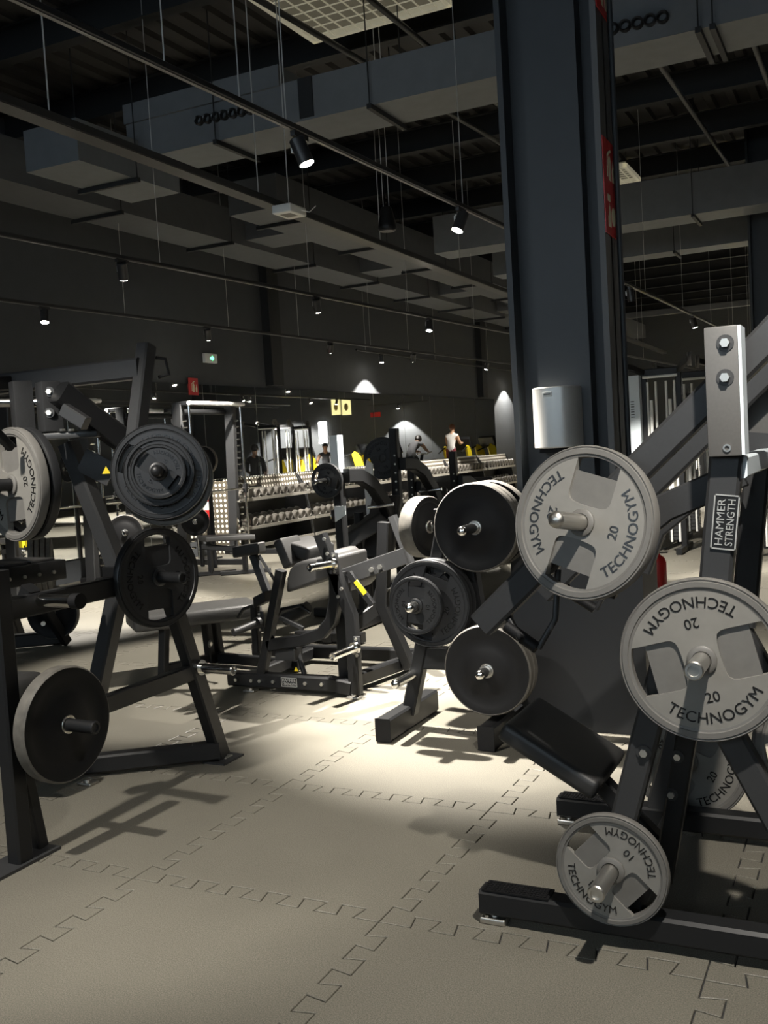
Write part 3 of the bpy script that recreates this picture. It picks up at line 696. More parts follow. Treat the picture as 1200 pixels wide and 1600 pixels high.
# pegs
peg(L, (xs+.03, 1.07, .505), (xs+.235, 1.055, .505), .024)
pk = atd(50, 938, 3.92); peg(L, pk, pk+Vector((.24, -.02, .004)), .025, True, CHROME)
MB().tube(pk+Vector((.235, -.02, .004)), pk+Vector((.275, -.023, .005)), .030, 20).build('end_stop', RUB, L)
pbar(L, 'peg_bracket', [pk+Vector((-.06, 0, -.05)), pk+Vector((.0, 0, .05))], .06, .06, FRAME)
Bp = atd(99, 1131, 3.86)
bumper('black bumper plate low on the left machine, above its base beam', Bp, (1, -.03, 0), .225, .06)
peg(L, Bp+Vector((-.10, 0, 0)), Bp+Vector((.165, -.01, .0)), .025, False, FRAME)
Pp = onx(246, 902, -.465); Np = Vector((.975, -.22, .02)).normalized()
iron_plate('dark 20 plate on the left machine above the bench, slots upright', Pp, Np, math.radians(88), .225, '20', True)
peg(L, Pp-Np*.08, Pp+Np*.17, .025, False, FRAME)
# stack on the swing arm, facing the viewer
Ps = atd(250, 737, 4.36); Ns = ((CAM-Ps).normalized()+Vector((-.10, 0, .02))).normalized()
iron_plate('grey plate at the back of the stack on the left swing arm', Ps-Ns*.048+Vector((.02, 0, -.03)), Ns, math.radians(40), .212, '20')
iron_plate('dark blue-black 20 plate, the big one of the stack on the left swing arm', Ps, Ns, math.radians(-25), .212, '20', True)
iron_plate('middle-sized dark 10 plate of the stack on the left swing arm', Ps+Ns*.042, Ns, math.radians(-35), .152, '10', True)
iron_plate('small dark 5 plate at the front of the stack on the left swing arm', Ps+Ns*.080, Ns, math.radians(-40), .118, '5', True)
peg(L, Ps-Ns*.36, Ps+Ns*.165, .026, False, FRAME, True)
# plates on the near arm, seen from the side
Pg = atd(24, 757, 3.92); Ng = Vector((-.25, -.97, .02)).normalized()
iron_plate('grey 20 plate seen from the side at the far left edge', Pg, Ng, math.radians(96), .225, '20')
iron_plate('dark plate behind the grey plate at the far left edge', Pg-Ng*.05, Ng, math.radians(60), .225, '20', True)
peg(L, Pg-Ng*.12, Pg+Ng*.10, .025, False, FRAME)
pbar(L, 'near_arm', [Pg-Ng*.14+Vector((.02, 0, .05)), Pg-Ng*.10+Vector((-.5, -.25, -.05))], .07, .08, FRAME2)
pbar(L, 'near_arm', [Pg+Ng*.13+Vector((-.35, 0, .22)), Pg+Ng*.12+Vector((-.02, 0, .0))], .08, .10, mat('grey_and_lit_powder_coat', (.085, .082, .078), .42), up=(0, 0, 1))
pbar(L, 'arm_hanger', [Pg+Ng*.13+Vector((-.34, 0, .20)), Vector((-1.35, .5, 1.9)), Vector((-1.35, .855, 1.93))], .06, .07, FRAME, up=(0, 1, .3))
pbar(L, 'arm_hanger', [Pg-Ng*.10+Vector((-.49, -.25, -.05)), Vector((-1.32, .62, .06))], .06, .07, FRAME, up=(0, 1, .3))
pbar(L, 'hand_rod', [atd(-20, 660, 3.7), atd(18, 700, 3.8)], .03, .03, FRAME)
pcush(L, 'knee_pad', atd(12, 1075, 4.3), (.12, .02, 0), (0, .1, 0), (0, 0, .06), .05, PADG)

# ------------------------------------------------------------------ machine behind it
E_ = thing('row_machine', 'black machine behind the left machine, bumper plate at its foot', 'gym machine', (-3.9, 3.4, 0))
a = onz(0, 1017); b = onz(104, 1008)
pbar(E_, 'base_beam', [a+Vector((0, 0, .07)), b+Vector((-.05, 0, .07))], .1, .11, FRAME)
foot(E_, b.x-.08, b.y, .02)
pbar(E_, 'slanted_leg', [b+Vector((0, 0, .03)), atd(70, 950, 8.1), atd(30, 893, 7.9)], .07, .08, FRAME, up=(0, 1, 0))
pbar(E_, 'side_beam', [atd(-20, 955, 8.0), atd(70, 935, 8.2)], .08, .14, FRAME)
pbar(E_, 'far_leg', [a+Vector((-.3, .5, .03)), atd(-20, 850, 8.6)], .08, .08, FRAME)
for p in ((68, 974), (60, 955)): bolt(E_, atd(*p, 8.0), (.6, -.8, 0), .02, .02, False)
pe_ = atd(83, 957, 8.35)
bumper('black bumper plate at the foot of the machine behind the left machine', pe_, (.35, -.93, 0))
peg(E_, pe_+Vector((-.1, .2, 0)), pe_+Vector((.02, -.05, 0)), .025, False, FRAME)
for k in range(4):
    q = atd(52+9*k, 882+1.5*k, 7.7+.03*k)
    bumper(('rightmost', 'third', 'second', 'leftmost')[3-k]+' grey-edged plate of the stack behind the foot platform', q, (-.75, -.66, 0), .23, .04, 'plates stacked behind the foot platform')
peg(E_, atd(30, 880, 7.6), atd(90, 888, 7.85), .025, False, FRAME)

# ================================================================== LEG CURL MACHINE IN THE CENTRE
M_ = thing('leg_curl_machine', 'black leg curl machine with rounded pads in the centre, maker badge on its base', 'gym machine', (-.9, 2.8, 0))
Y5 = 2.5
V = lambda x, z, y=Y5: Vector((x, y, z))
pbar(M_, 'base_beam', [V(-1.37, .075), V(-.62, .075), V(-.47, .055)], .08, .09, FRAME)
pbar(M_, 'base_beam', [V(-1.75, .075, 3.35), V(-.30, .075, 3.35)], .08, .09, FRAME)
pbar(M_, 'side_beam', [V(-1.25, .07), V(-1.25, .07, 3.35)], .07, .08, FRAME)
pbar(M_, 'side_beam', [V(-.55, .07), V(-.40, .07, 3.35)], .07, .08, FRAME)
foot(M_, -.45, 2.47, .02); foot(M_, -1.2, 2.47, .02); foot(M_, -.32, 3.35, .02)
for px in (369, 393, 406, 427, 477, 503): bolt(M_, ony(px, 1062+(px-369)*.055, Y5-.041), (0, -1, 0), .012, .01, False)
badge(M_, ony(452, 1066, Y5-.041), (1, 0, 0), (0, 0, 1), .115, .058)
pbar(M_, 'right_post', [V(-.45, .02), V(-.45, .50), V(-.63, 1.0)], .06, .075, FRAME, up=(1, 0, 0))
pbar(M_, 'left_post', [V(-1.13, .10), V(-.93, .78)], .06, .06, FRAME, up=(1, 0, 0))
pbar(M_, 'curved_frame', [V(-1.06, .30), V(-.80, .345), V(-.66, .39), V(-.585, .47), V(-.55, .60), V(-.54, .76)], .06, .075, FRAME, up=(0, 0, 1))
pbar(M_, 'inner_post', [V(-.56, .05, 2.6), V(-.56, .76, 2.6)], .08, .09, FRAME, up=(1, 0, 0))
pbar(M_, 'curved_frame', [ony(600, 915, 3.0), ony(588, 950, 3.0), ony(560, 972, 2.9), ony(525, 985, 2.8)], .06, .09, FRAME)
pd = MB(); poly = [(-.925, .63), (-.915, .72), (-.89, .78), (-.85, .815), (-.79, .835), (-.70, .845), (-.60, .85), (-.60, .73)]
Mp = Matrix(((1, 0, 0, 0), (0, 0, 1, 0), (0, 1, 0, 0), (0, 0, 0, 1)))
pd.prism(poly, Y5+.03, Y5+.55, Mp); o = pd.build('thigh_pad', mat('dark_grey_vinyl', (.045, .044, .043), .5, bump=.1, bscale=500), M_)
bv = o.modifiers.new('round', 'BEVEL'); bv.width = .018; bv.segments = 3
pcush(M_, 'chest_pad', ony(480, 856, 2.95), (.11, 0, -.03), (0, .18, 0), (.012, 0, .045), .03, PADG)
pcush(M_, 'chest_pad', ony(455, 862, 2.8), (.035, 0, -.09), (0, .12, 0), (.03, 0, .015), .02, PADG)
pcush(M_, 'hip_pad', ony(545, 888, 2.95), (.10, 0, -.10), (0, .2, 0), (.05, 0, .05), .05, mat('mid_grey_vinyl', (.06, .058, .055), .5, bump=.1, bscale=500))
pcush(M_, 'pedal_box', ony(451, 1020, 2.56), (.075, 0, 0), (0, .05, 0), (0, 0, .042), .008, FRAME2)
pbar(M_, 'pedal_strut', [ony(466, 1020, 2.58), ony(478, 1062, 2.52)], .025, .03, FRAME)
st = MB(); Ms = mtx(ony(463, 1046, 2.50), (0, -1, 0)); st.prism([(-.016, -.012), (.016, -.012), (0, .018)], 0, .002, Ms); st.build('warning_sticker', YEL, M_)
for root, tip in (((521, 881), (486, 887)), ((556, 1012), (521, 1026)), ((405, 972), (366, 988))):
    a = ony(*root, 2.45); b = ony(*tip, 2.45-.19 if root[0] != 405 else 2.26)
    peg(M_, a, a+(b-a).normalized()*.2, .024, True, CHROME if root[0] != 405 else FRAME2)
    MB().cushion(a+Vector((0, .02, 0)), (.022, 0, 0), (0, .006, 0), (0, 0, .065), .004, 2).build('peg_plate', FRAME2, M_)
    for dz in (-.05, .05): bolt(M_, a+Vector((0, .012, dz)), (0, -1, 0), .009, .01, False)
for p in ((507, 842), (512, 865), (534, 920), (529, 932)): bolt(M_, ony(*p, Y5-.038), (0, -1, 0), .011, .012, False)
pbar(M_, 'movement_arm', [ony(536, 902, 2.62), ony(634, 868, 2.62)], .03, .10, FRAME2)
for p in ((581, 890), (594, 886)): bolt(M_, ony(*p, 2.60), (0, -1, 0), .016, .014, False)
pbar(M_, 'rear_post', [ony(601, 816, 3.0), ony(598, 945, 3.0), V(-.36, .05, 3.1)], .07, .08, FRAME, up=(1, 0, 0))
pbar(M_, 'rear_brace', [ony(613, 806, 2.9), ony(645, 890, 2.9)], .05, .05, FRAME2, up=(1, 0, 0))
st = MB(); Ms = mtx(ony(563, 918, 2.52), (0, -1, 0), spin=-.9); st.cushion((0, 0, 0), (.05, 0, 0), (0, .016, 0), (0, 0, .002), .002, 1); st.v = [Ms @ v for v in st.v]; st.build('instruction_label', YEL, M_)
pbar(M_, 'linkage', [ony(545, 895, 2.56), ony(582, 945, 2.56)], .03, .04, FRAME)
pcush(M_, 'ankle_pad', ony(389, 859, 2.9), (.11, 0, .015), (0, .05, 0), (0, 0, .04), .02)
pbar(M_, 'ankle_arm', [ony(396, 868, 2.9), ony(420, 932, 2.8)], .045, .055, FRAME2, up=(1, 0, 0))
pbar(M_, 'ankle_arm', [ony(405, 868, 2.9), ony(428, 905, 2.7)], .012, .02, FRAME2, up=(1, 0, 0))
ptube(M_, 'roller_pad', [ony(446, 968, 2.75), ony(482, 950, 2.75)], .045, PAD, 18)
ptube(M_, 'handle_loop', [ony(430, 970, 2.6), ony(440, 952, 2.6), ony(470, 946, 2.6), ony(485, 958, 2.6)], .012, FRAME, 10)
ptube(M_, 'handle_loop', [ony(372, 965, 2.9), ony(380, 952, 2.9), ony(402, 944, 2.9), ony(408, 935, 2.9)], .012, FRAME, 10)
pbar(M_, 'foot_bracket', [ony(398, 945, 2.6), ony(402, 1018, 2.6)], .05, .05, FRAME, up=(1, 0, 0))
pcush(M_, 'foot_plate', ony(412, 935, 2.6), (.045, 0, .02), (0, .06, 0), (0, 0, .035), .01, FRAME)
pbar(M_, 'linkage', [ony(437, 965, 2.48), ony(474, 982, 2.48)], .02, .025, FRAME2)

# flat bench between the left machine and the leg curl
bc = [onz(292, 985, .47), onz(385, 958, .47), onz(378, 944, .47), onz(300, 938, .47)]
B_ = thing('flat_bench', 'low black bench with a textured pad between the left machine and the leg curl', 'bench', (-2.0, 2.9, 0))
pcush(B_, 'bench_pad', (-1.98, 2.95, .40), (.30, .34, 0), (.16, -.14, 0), (0, 0, .055), .04, mat('textured_vinyl', (.055, .054, .052), .4, bump=.6, bscale=140))
for p in ((255, 1060), (345, 1035), (330, 1040)):
    q = onz(*p); pbar(B_, 'leg', [q, Vector((q.x*.85-.3, q.y*.85+.44, .36))], .06, .06, FRAME, up=(0, 1, 0))
    foot(B_, q.x, q.y, .02)
pbar(B_, 'floor_rail', [onz(345, 1038)+Vector((0, 0, .05)), onz(470, 1050)+Vector((0, 0, .05))], .06, .07, FRAME)
pbar(B_, 'floor_rail', [onz(255, 1058)+Vector((0, 0, .05)), onz(345, 1036)+Vector((0, 0, .05))], .06, .07, FRAME)

# ================================================================== PLATE TREE
T = thing('plate_tree', 'black A-frame plate tree holding bumper plates in front of the column', 'plate rack', (.41, 2.0, 0))
for x, ya, yb in ((.13, 1.70, 2.32), (.69, 1.70, 2.32)):
    pbar(T, 'foot_beam', [(x, ya, .065), (x, yb, .065)], .085, .12, FRAME)
    pl = MB(); pl.prism([(x-.043, -.0), (x+.043, 0), (x+.043, .12), (x-.043, .12)], 0, .004, Matrix(((1, 0, 0, 0), (0, 0, -1, ya+.001), (0, 1, 0, .005), (0, 0, 0, 1)))); pl.build('end_cap', RUB, T)
pbar(T, 'upright', [(.145, 2.0, .08), (.26, 2.0, .50), (.40, 2.0, 1.06), (.42, 2.0, 1.16)], .075, .075, FRAME, up=(0, 1, 0))
pbar(T, 'upright', [(.675, 2.0, .08), (.58, 2.0, .50), (.54, 2.0, .85), (.52, 2.0, 1.16)], .075, .075, FRAME, up=(0, 1, 0))
pbar(T, 'cross_bar', [(.22, 2.0, .385), (.60, 2.0, .385)], .06, .12, FRAME)
pbar(T, 'top_plate', [(.37, 2.0, 1.165), (.57, 2.0, 1.165)], .09, .02, FRAME)
def tpeg(px, py, ytip, y0=2.0, r=.025):
    tip = ony(px, py, ytip); peg(T, (tip.x, y0, tip.z), tip, r, True, CHROME, True); return tip
t1 = tpeg(722, 830, 1.70); t2 = tpeg(750, 1055, 1.66); t3 = tpeg(640, 950, 1.66); t4 = tpeg(618, 1069, 1.74)
for k, y in enumerate((1.90, 1.962, 2.10)):
    bumper(('front', 'second', 'rearmost')[k]+' big black bumper plate on the top peg of the plate tree', (t1.x, y, t1.z), (0, -1, 0), .225, .058)
for k, y in enumerate((1.78, 1.842)):
    bumper(('front', 'rear')[k]+' big black bumper plate on the low right peg of the plate tree', (t2.x, y, t2.z), (0, -1, 0), .225, .058)
iron_plate('small dark 10 plate at the front of the left peg of the plate tree', (t3.x, 1.74, t3.z), (0, -1, 0), math.radians(84), .147, '10', True)
for k, y in enumerate((1.84, 1.895)):
    iron_plate(('nearer', 'farther')[k]+' big dark 20 plate behind the small plate on the plate tree', (t3.x+.03, y, t3.z-.005), (0, -1, 0), math.radians(70-30*k), .225, '20', True)
pb = atd(662, 823, 5.5)
bumper('pale-rimmed bumper plate turned sideways at the upper left of the plate tree', pb, (.97, -.24, 0), .17, .09)
peg(T, pb+Vector((.28, -.05, 0)), pb+Vector((-.16, .06, .0)), .027, False, CHROME)

# ================================================================== ROW OF PLATE-LOADED MACHINES BEHIND
def row_press(P, label, h=1.62, plate=None, pale=False, arm=True, seat=True, name='incline_press_machine'):
    # post with adjustment holes, bent lever arm running back, seat, back pad, base
    x, y = P.x, P.y; t = thing(name, label, 'gym machine', (x, y, 0), 'row of plate-loaded machines behind the leg curl')
    pm = LIGHTBLUE if pale else FRAME2
    pbar(t, 'post', [(x, y, .05), (x, y, h-.32 if pale else h)], .08, .08, FRAME, up=(0, 1, 0))
    if pale: pbar(t, 'post_top', [(x, y, h-.30), (x, y, h)], .085, .085, pm, up=(0, 1, 0)); MB().prism([(-.05, -.08), (.05, -.02), (.05, .05), (-.05, .05)], 0, .006, mtx((x+.02, y-.042, h-.62), (0, -1, 0))).build('pivot_plate', pm, t)
    else:
        for k in range(5): bolt(t, (x+.015, y-.041, h-.25-.08*k), (0, -1, 0), .010, .004, False)
    pbar(t, 'base_beam', [(x, y-.35, .05), (x, y+1.15, .05)], .08, .08, FRAME)
    pbar(t, 'base_foot', [(x-.35, y+1.1, .05), (x+.35, y+1.1, .05)], .08, .08, FRAME)
    pbar(t, 'base_foot', [(x-.3, y-.3, .05), (x+.3, y-.3, .05)], .08, .08, FRAME)
    if arm:
        pbar(t, 'lever_arm', [(x+.06, y, h-.33), (x+.07, y+.22, h-.34), (x+.08, y+.42, h-.42), (x+.09, y+.62, h-.60), (x+.10, y+.92, h-.98)], .09, .115, FRAME, up=(0, 0, 1))
        pbar(t, 'rear_post', [(x+.1, y+1.08, .08), (x+.1, y+.90, h-.95)], .08, .08, FRAME, up=(0, 1, 0))
        ptube(t, 'handle', [(x+.02, y+.45, h-.62), (x+.25, y+.47, h-.60)], .016, CHROME)
        ptube(t, 'handle', [(x+.02, y+.62, h-.75), (x+.25, y+.66, h-.73)], .016, CHROME)
    if seat:
        pcush(t, 'seat_pad', (x-.02, y+.38, .48), (.15, 0, 0), (0, .19, .02), (0, -.004, .035), .03)
        pcush(t, 'back_pad', (x+.02, y+.70, .82), (.14, 0, 0), (0, .13, .26), (0, .035, -.017), .03)
        pbar(t, 'seat_post', [(x, y+.4, .08), (x, y+.4, .45)], .06, .06, FRAME, up=(0, 1, 0))
    return t
Pa = atd(526, 700, 8.0)
row_press(Pa, 'machine with a tall pale blue-grey post in the middle distance', 1.63, pale=True)
pp = atd(511, 751, 7.85); a7 = iron_plate('small dark plate on the pale blue-grey post in the middle distance', pp, (0, -1, 0), math.radians(-20), .14, '5', True)
rp = [o for o in bpy.data.objects if o.name == 'incline_press_machine'][0]
peg(rp, (pp.x, Pa.y-.03, pp.z), (pp.x, pp.y-.2, pp.z), .022, False, CHROME)
Pb = atd(616, 690, 9.2)
row_press(Pb, 'black machine with a drilled post, right of the pale post', 1.68)
pq = atd(598, 716, 9.35); iron_plate('dark plate half hidden behind the drilled black post', pq, (0, -1, 0), .4, .2, '15', True)
Pc = atd(642, 720, 10.6)
row_press(Pc, 'black machine with a curved arm, second to the right of the pale post', 1.40)
Pd = atd(708, 720, 11.2)
row_press(Pd, 'black machine with a curved arm, nearest the column in the middle row', 1.42)
# white upright stand piece between the machines
wq = atd(576, 760, 9.0); ws = thing('white_bar_catch', 'white hooked upright panel between the middle machines', 'rack panel', (wq.x, wq.y, 0))
MB().prism([(-.04, -.42), (.03, -.42), (.055, -.30), (.05, .20), (.0, .24), (-.04, .1), (-.03, -.25), (-.09, -.29), (-.09, -.34), (-.04, -.33)], -.02, .02, mtx(wq, (.3, -.95, 0))).build('hook_panel', WHITE, ws)
pbar(ws, 'stand', [(wq.x, wq.y+.03, 0), (wq.x, wq.y+.03, wq.z)], .05, .05, FRAME, up=(0, 1, 0))
# padded bench with chrome rollers in front of the dumbbell racks
kb = atd(560, 800, 8.8); kt = thing('preacher_bench', 'black bench with a sloping pad and two round chrome-capped rollers', 'bench', (kb.x, kb.y, 0))
pcush(kt, 'sloping_pad', atd(565, 828, 8.7), (.17, .10, .11), (-.12, .2, 0), (-.05, 0, .05), .03)
for p in ((518, 806), (555, 800), (583, 793)):
    q = atd(*p, 9.4); ptube(kt, 'roller', [q, q+Vector((.22, .12, .02))], .055, PADG, 18); MB().lathe([(0, 0), (.03, 0), (.03, .01), (0, .012)], 16, mtx(q, (-.88, -.47, 0)), closed=False).build('roller_cap', CHROME, kt)
pbar(kt, 'post', [(kb.x, kb.y, .05), (kb.x, kb.y, .95)], .07, .07, FRAME, up=(0, 1, 0)); pbar(kt, 'base_beam', [(kb.x-.5, kb.y, .05), (kb.x+.4, kb.y, .05)], .08, .08, FRAME)

# ================================================================== MIRROR WALL
mw = thing('wall_mirror', 'long run of tall mirror panels on the charcoal wall', 'mirror', (X0, 14.5, .3))
k = 0; e = 23.35
while e-1.48 > 4.4:
    MB().box((X0+.002, e-1.48+.006, .30), (X0+.03, e-.006, 2.66)).build('mirror_panel', MIRROR, mw)
    MB().box((X0+.001, e-1.48-.007, .30), (X0+.014, e-1.48+.007, 2.66)).build('joint_strip', ALU, mw); e -= 1.48

# ------------------------------------------------------------------ dumbbell racks
PERF = bpy.data.materials.new('perforated_sheet'); PERF.use_nodes = True
nt = PERF.node_tree; b = nt.nodes['Principled BSDF']; tc = nt.nodes.new('ShaderNodeNewGeometry'); sx = nt.nodes.new('ShaderNodeSeparateXYZ'); nt.links.new(tc.outputs['Position'], sx.inputs[0])
def cell(sock_list):
    out = None
    ad = nt.nodes.new('ShaderNodeMath'); ad.operation = 'ADD'; nt.links.new(sock_list[0], ad.inputs[0]); nt.links.new(sock_list[1], ad.inputs[1])
    res = []
    for s in (ad.outputs[0], sx.outputs['Z']):
        a = nt.nodes.new('ShaderNodeMath'); a.operation = 'MULTIPLY'; a.inputs[1].default_value = 12.5; nt.links.new(s, a.inputs[0])
        f = nt.nodes.new('ShaderNodeMath'); f.operation = 'FRACT'; nt.links.new(a.outputs[0], f.inputs[0])
        g = nt.nodes.new('ShaderNodeMath'); g.operation = 'SUBTRACT'; g.inputs[1].default_value = .5; nt.links.new(f.outputs[0], g.inputs[0])
        h = nt.nodes.new('ShaderNodeMath'); h.operation = 'MULTIPLY'; nt.links.new(g.outputs[0], h.inputs[0]); nt.links.new(g.outputs[0], h.inputs[1]); res.append(h)
    ad2 = nt.nodes.new('ShaderNodeMath'); ad2.operation = 'ADD'; nt.links.new(res[0].outputs[0], ad2.inputs[0]); nt.links.new(res[1].outputs[0], ad2.inputs[1])
    lt = nt.nodes.new('ShaderNodeMath'); lt.operation = 'LESS_THAN'; lt.inputs[1].default_value = .085; nt.links.new(ad2.outputs[0], lt.inputs[0]); return lt
lt = cell((sx.outputs['X'], sx.outputs['Y'])); mxn = nt.nodes.new('ShaderNodeMix'); mxn.data_type = 'RGBA'
mxn.inputs[6].default_value = (.10, .085, .06, 1); mxn.inputs[7].default_value = (.85, .82, .74, 1); nt.links.new(lt.outputs[0], mxn.inputs[0]); nt.links.new(mxn.outputs[2], b.inputs['Base Color']); b.inputs['Roughness'].default_value = .4
SHELF = mat('rack_shelf', (.30, .285, .25), .4, .2)
RY0, RL, RN = 9.95, 2.2, 6
ordn = ('first', 'second', 'third', 'fourth', 'fifth', 'sixth')
for u in range(RN):
    ya = RY0+u*RL; yb = ya+RL-.03
    rk = thing('dumbbell_rack', '%s dumbbell rack along the mirrors, counted from the left' % ordn[u], 'dumbbell rack', (-6.65, (ya+yb)/2, 0), 'dumbbell racks under the mirrors')
    for y in (ya, yb-.03):
        m = PERF if (u == 0 and y == ya) else FRAME2
        MB().prism([(-6.92, 0), (-6.36, 0), (-6.40, .40), (-6.50, .95), (-6.62, 1.14), (-6.92, 1.14)], y, y+.03, Mp).build('side_panel', m, rk)
    for z, xf in ((.80, -6.36), (.36, -6.30)):
        sh = MB(); sh.prism([(xf, z), (xf, z+.05), (xf-.02, z+.05), (xf-.03, z+.02), (xf-.42, z+.09), (xf-.42, z+.06)], ya+.03, yb-.03, Mp); sh.build('shelf', SHELF, rk)
    MB().prism([(-6.58, .98), (-6.64, 1.16), (-6.67, 1.16), (-6.61, .98)], ya+.03, yb-.03, Mp).build('perforated_strip', PERF, rk)
    MB().box((-6.9, ya+.03, .05), (-6.88, yb-.03, .78)).build('back_panel', FRAME2, rk)
    MB().box((-6.36, ya+.03, .06), (-6.33, yb-.03, .11)).build('kick_rail', SHELF, rk)
HEADM = mat('dumbbell_head', (.13, .12, .105), .42, .1)
hd = MB().lathe([(0, -.04), (.058, -.04), (.07, -.028), (.07, .028), (.058, .04), (.045, .04), (.043, .034), (0, .034)], 18, closed=False).mesh('head'); hd.materials.append(HEADM)
hn = MB().path([(0, 0, -.08), (0, 0, -.03), (0, 0, .03), (0, 0, .08)], .016, 10, radii=[.015, .018, .018, .015]).mesh('handle'); hn.materials.append(CHROME)
db = bpy.data.objects.new('dumbbell', None); COL.objects.link(db); db.empty_display_size = .05
for s in (1, -1):
    h_ = link('head', hd, db); h_.location = (0, 0, .10*s)
    if s < 0: h_.rotation_euler = (PI, 0, 0)
link('handle', hn, db); first = True
for z, xf, nm in ((.80, -6.36, 'upper'), (.36, -6.30, 'lower')):
    for u in range(RN):
        for q in range(10):
            y = RY0+u*RL+.14+q*.208
            o = db if first else copy_tree(db); first = False
            s = 1.10+.015*u+.01*(q % 3)
            o.matrix_world = mtx((xf-.17, y, z+.135+.02*(u/RN)), (1, 0, -.17)) @ Matrix.Scale(s, 4)
            tag(o, '%s dumbbell from the left on the %s shelf of the %s rack' % (('first', 'second', 'third', 'fourth', 'fifth', 'sixth', 'seventh', 'eighth', 'ninth', 'tenth')[q], nm, ordn[u]), 'dumbbell', 'dumbbells on the %s shelf, %s rack' % (nm, ordn[u]))

# ------------------------------------------------------------------ smith machines by the mirrors
def smith(y0, label, ext=''):
    xa = -6.25; y1 = y0+1.27
    t = thing('smith_machine', label, 'gym machine', (xa, (y0+y1)/2, 0), 'smith machines by the mirrors')
    for y in (y0, y1):
        ptube(t, 'guide_rod', [(xa, y, .06), (xa, y, 2.26)], .018, CHROME)
        pbar(t, 'upright', [(xa-.28, y+.02, 0), (xa-.20, y+.02, 2.30)], .10, .16, FRAME2, up=(1, 0, 0))
        pbar(t, 'base_beam', [(xa-.45, y+.02, .04), (xa+.75, y+.02, .04)], .09, .08, FRAME)
        pbar(t, 'top_arm', [(xa-.28, y+.02, 2.30), (xa+.05, y+.02, 2.30)], .08, .06, FRAME)
        for k in range(20): ptube(t, 'safety_stop', [(xa-.09, y-.03, .25+.095*k), (xa-.03, y-.03, .25+.095*k)], .013, CHROME, 8)
        ptube(t, 'storage_peg', [(xa-.35, y, .75), (xa-.35, y+(.25 if y == y1 else -.25), .75)], .022, CHROME, 12)
    ptube(t, 'top_tube', [(xa+.03, y0-.04, 2.30), (xa+.03, y1+.05, 2.30)], .032, WHITE)
    ptube(t, 'rear_tube', [(xa-.28, y0, 2.2), (xa-.28, y1, 2.2)], .04, FRAME)
    ptube(t, 'barbell', [(xa, y0-.45, 1.02), (xa, y1+.42, 1.02)], .016, CHROME)
    for y, s in ((y0, -1), (y1, 1)):
        ptube(t, 'bar_sleeve', [(xa, y+s*.07, 1.02), (xa, y+s*.42, 1.02)], .025, CHROME); MB().cushion((xa, y, 1.02), (.03, 0, 0), (0, .03, 0), (0, 0, .07), .01).build('bar_carriage', FRAME, t)
    MB().box((xa-.08, y0-.06, .62), (xa-.03, y0+.02, .70)).build('height_tag', YEL, t)
    return t
smith(8.70, 'smith machine with a white top tube left of the dumbbell racks')
smith(5.55, 'smith machine partly hidden behind the left machine')
# plates stored on the smith machines
for lab, P, nrm, R_ in (('dark plate hanging on the smith machine, beside the big stack', atd(318, 720, 13.5), (.2, -1, 0), .2), ('dark plates stored low on the smith machine, by the extinguisher', atd(305, 815, 13.8), (.6, -.8, 0), .2), ('black plate with pale rim behind the left stack', atd(196, 832, 10.5), (.5, -.87, 0), .19)):
    bumper(lab, P, nrm, R_, .07)
    sp_ = thing('plate_stand', 'slim black stand holding the '+lab.split(',')[0], 'plate stand', (P[0], P[1]+.1, 0)); pbar(sp_, 'stand_post', [(P[0], P[1]+.1, 0), (P[0], P[1]+.1, P[2]+.05)], .05, .05, FRAME, up=(0, 1, 0)); peg(sp_, (P[0], P[1]+.1, P[2]), (P[0]+nrm[0]*.08, P[1]+nrm[1]*.08, P[2]), .025, False)
# adjustable bench by the smith machine
ab = thing('adjustable_bench', 'black adjustable bench with a pale edge beside the smith machine', 'bench', (-5.5, 8.9, 0))
p0 = onz(315, 842, .48); p1 = onz(392, 838, .48)
pcush(ab, 'bench_pad', (p0+p1)/2, (p1-p0)/2, (.14, -.1, 0), (0, 0, .035), .02, PADG)
for p in (p0.lerp(p1, .15), p0.lerp(p1, .85)):
    pbar(ab, 'leg', [p+Vector((0, 0, -.02)), Vector((p.x, p.y, .03))], .06, .06, FRAME, up=(0, 1, 0)); pbar(ab, 'foot_bar', [Vector((p.x-.25, p.y-.2, .03)), Vector((p.x+.25, p.y+.2, .03))], .05, .05, FRAME)
pbar(ab, 'spine', [Vector((p0.x, p0.y, .38)), Vector((p1.x, p1.y, .30))], .07, .07, FRAME)
MB().box((p1.x-.05, p1.y-.12, .26), (p1.x+.12, p1.y-.08, .36)).build('yellow_label', YEL, ab)
# fire extinguishers
def extinguisher(P, label, h=.5, band=True):
    t = thing('fire_extinguisher', label, 'extinguisher', P); r = .075
    MB().lathe([(0, 0), (r*.9, 0), (r, .015), (r, h*.74), (r*.8, h*.83), (r*.35, h*.88), (r*.3, h*.92), (0, h*.92)], 24, Matrix.Translation(P), closed=False).build('cylinder', RED, t)
    if band: MB().lathe([(r*1.005, h*.30), (r*1.005, h*.55)], 24, Matrix.Translation(P), closed=False).build('label_band', WHITE, t)
    hb = MB(); hb.bar(P+Vector((-.02, 0, h*.94)), P+Vector((.09, 0, h*1.0)), .02, .012); hb.bar(P+Vector((-.02, 0, h*.92)), P+Vector((.09, 0, h*.92)), .02, .012); hb.build('valve_lever', FRAME, t)
    ptube(t, 'hose', [P+Vector((-.02, 0, h*.92)), P+Vector((-.07, 0, h*.85)), P+Vector((-.088, 0, h*.6)), P+Vector((-.085, 0, h*.3))], .011, RUB, 8); return t
q = onx(326, 812, -6.55); extinguisher(q, 'red fire extinguisher by the first dumbbell rack', .5)
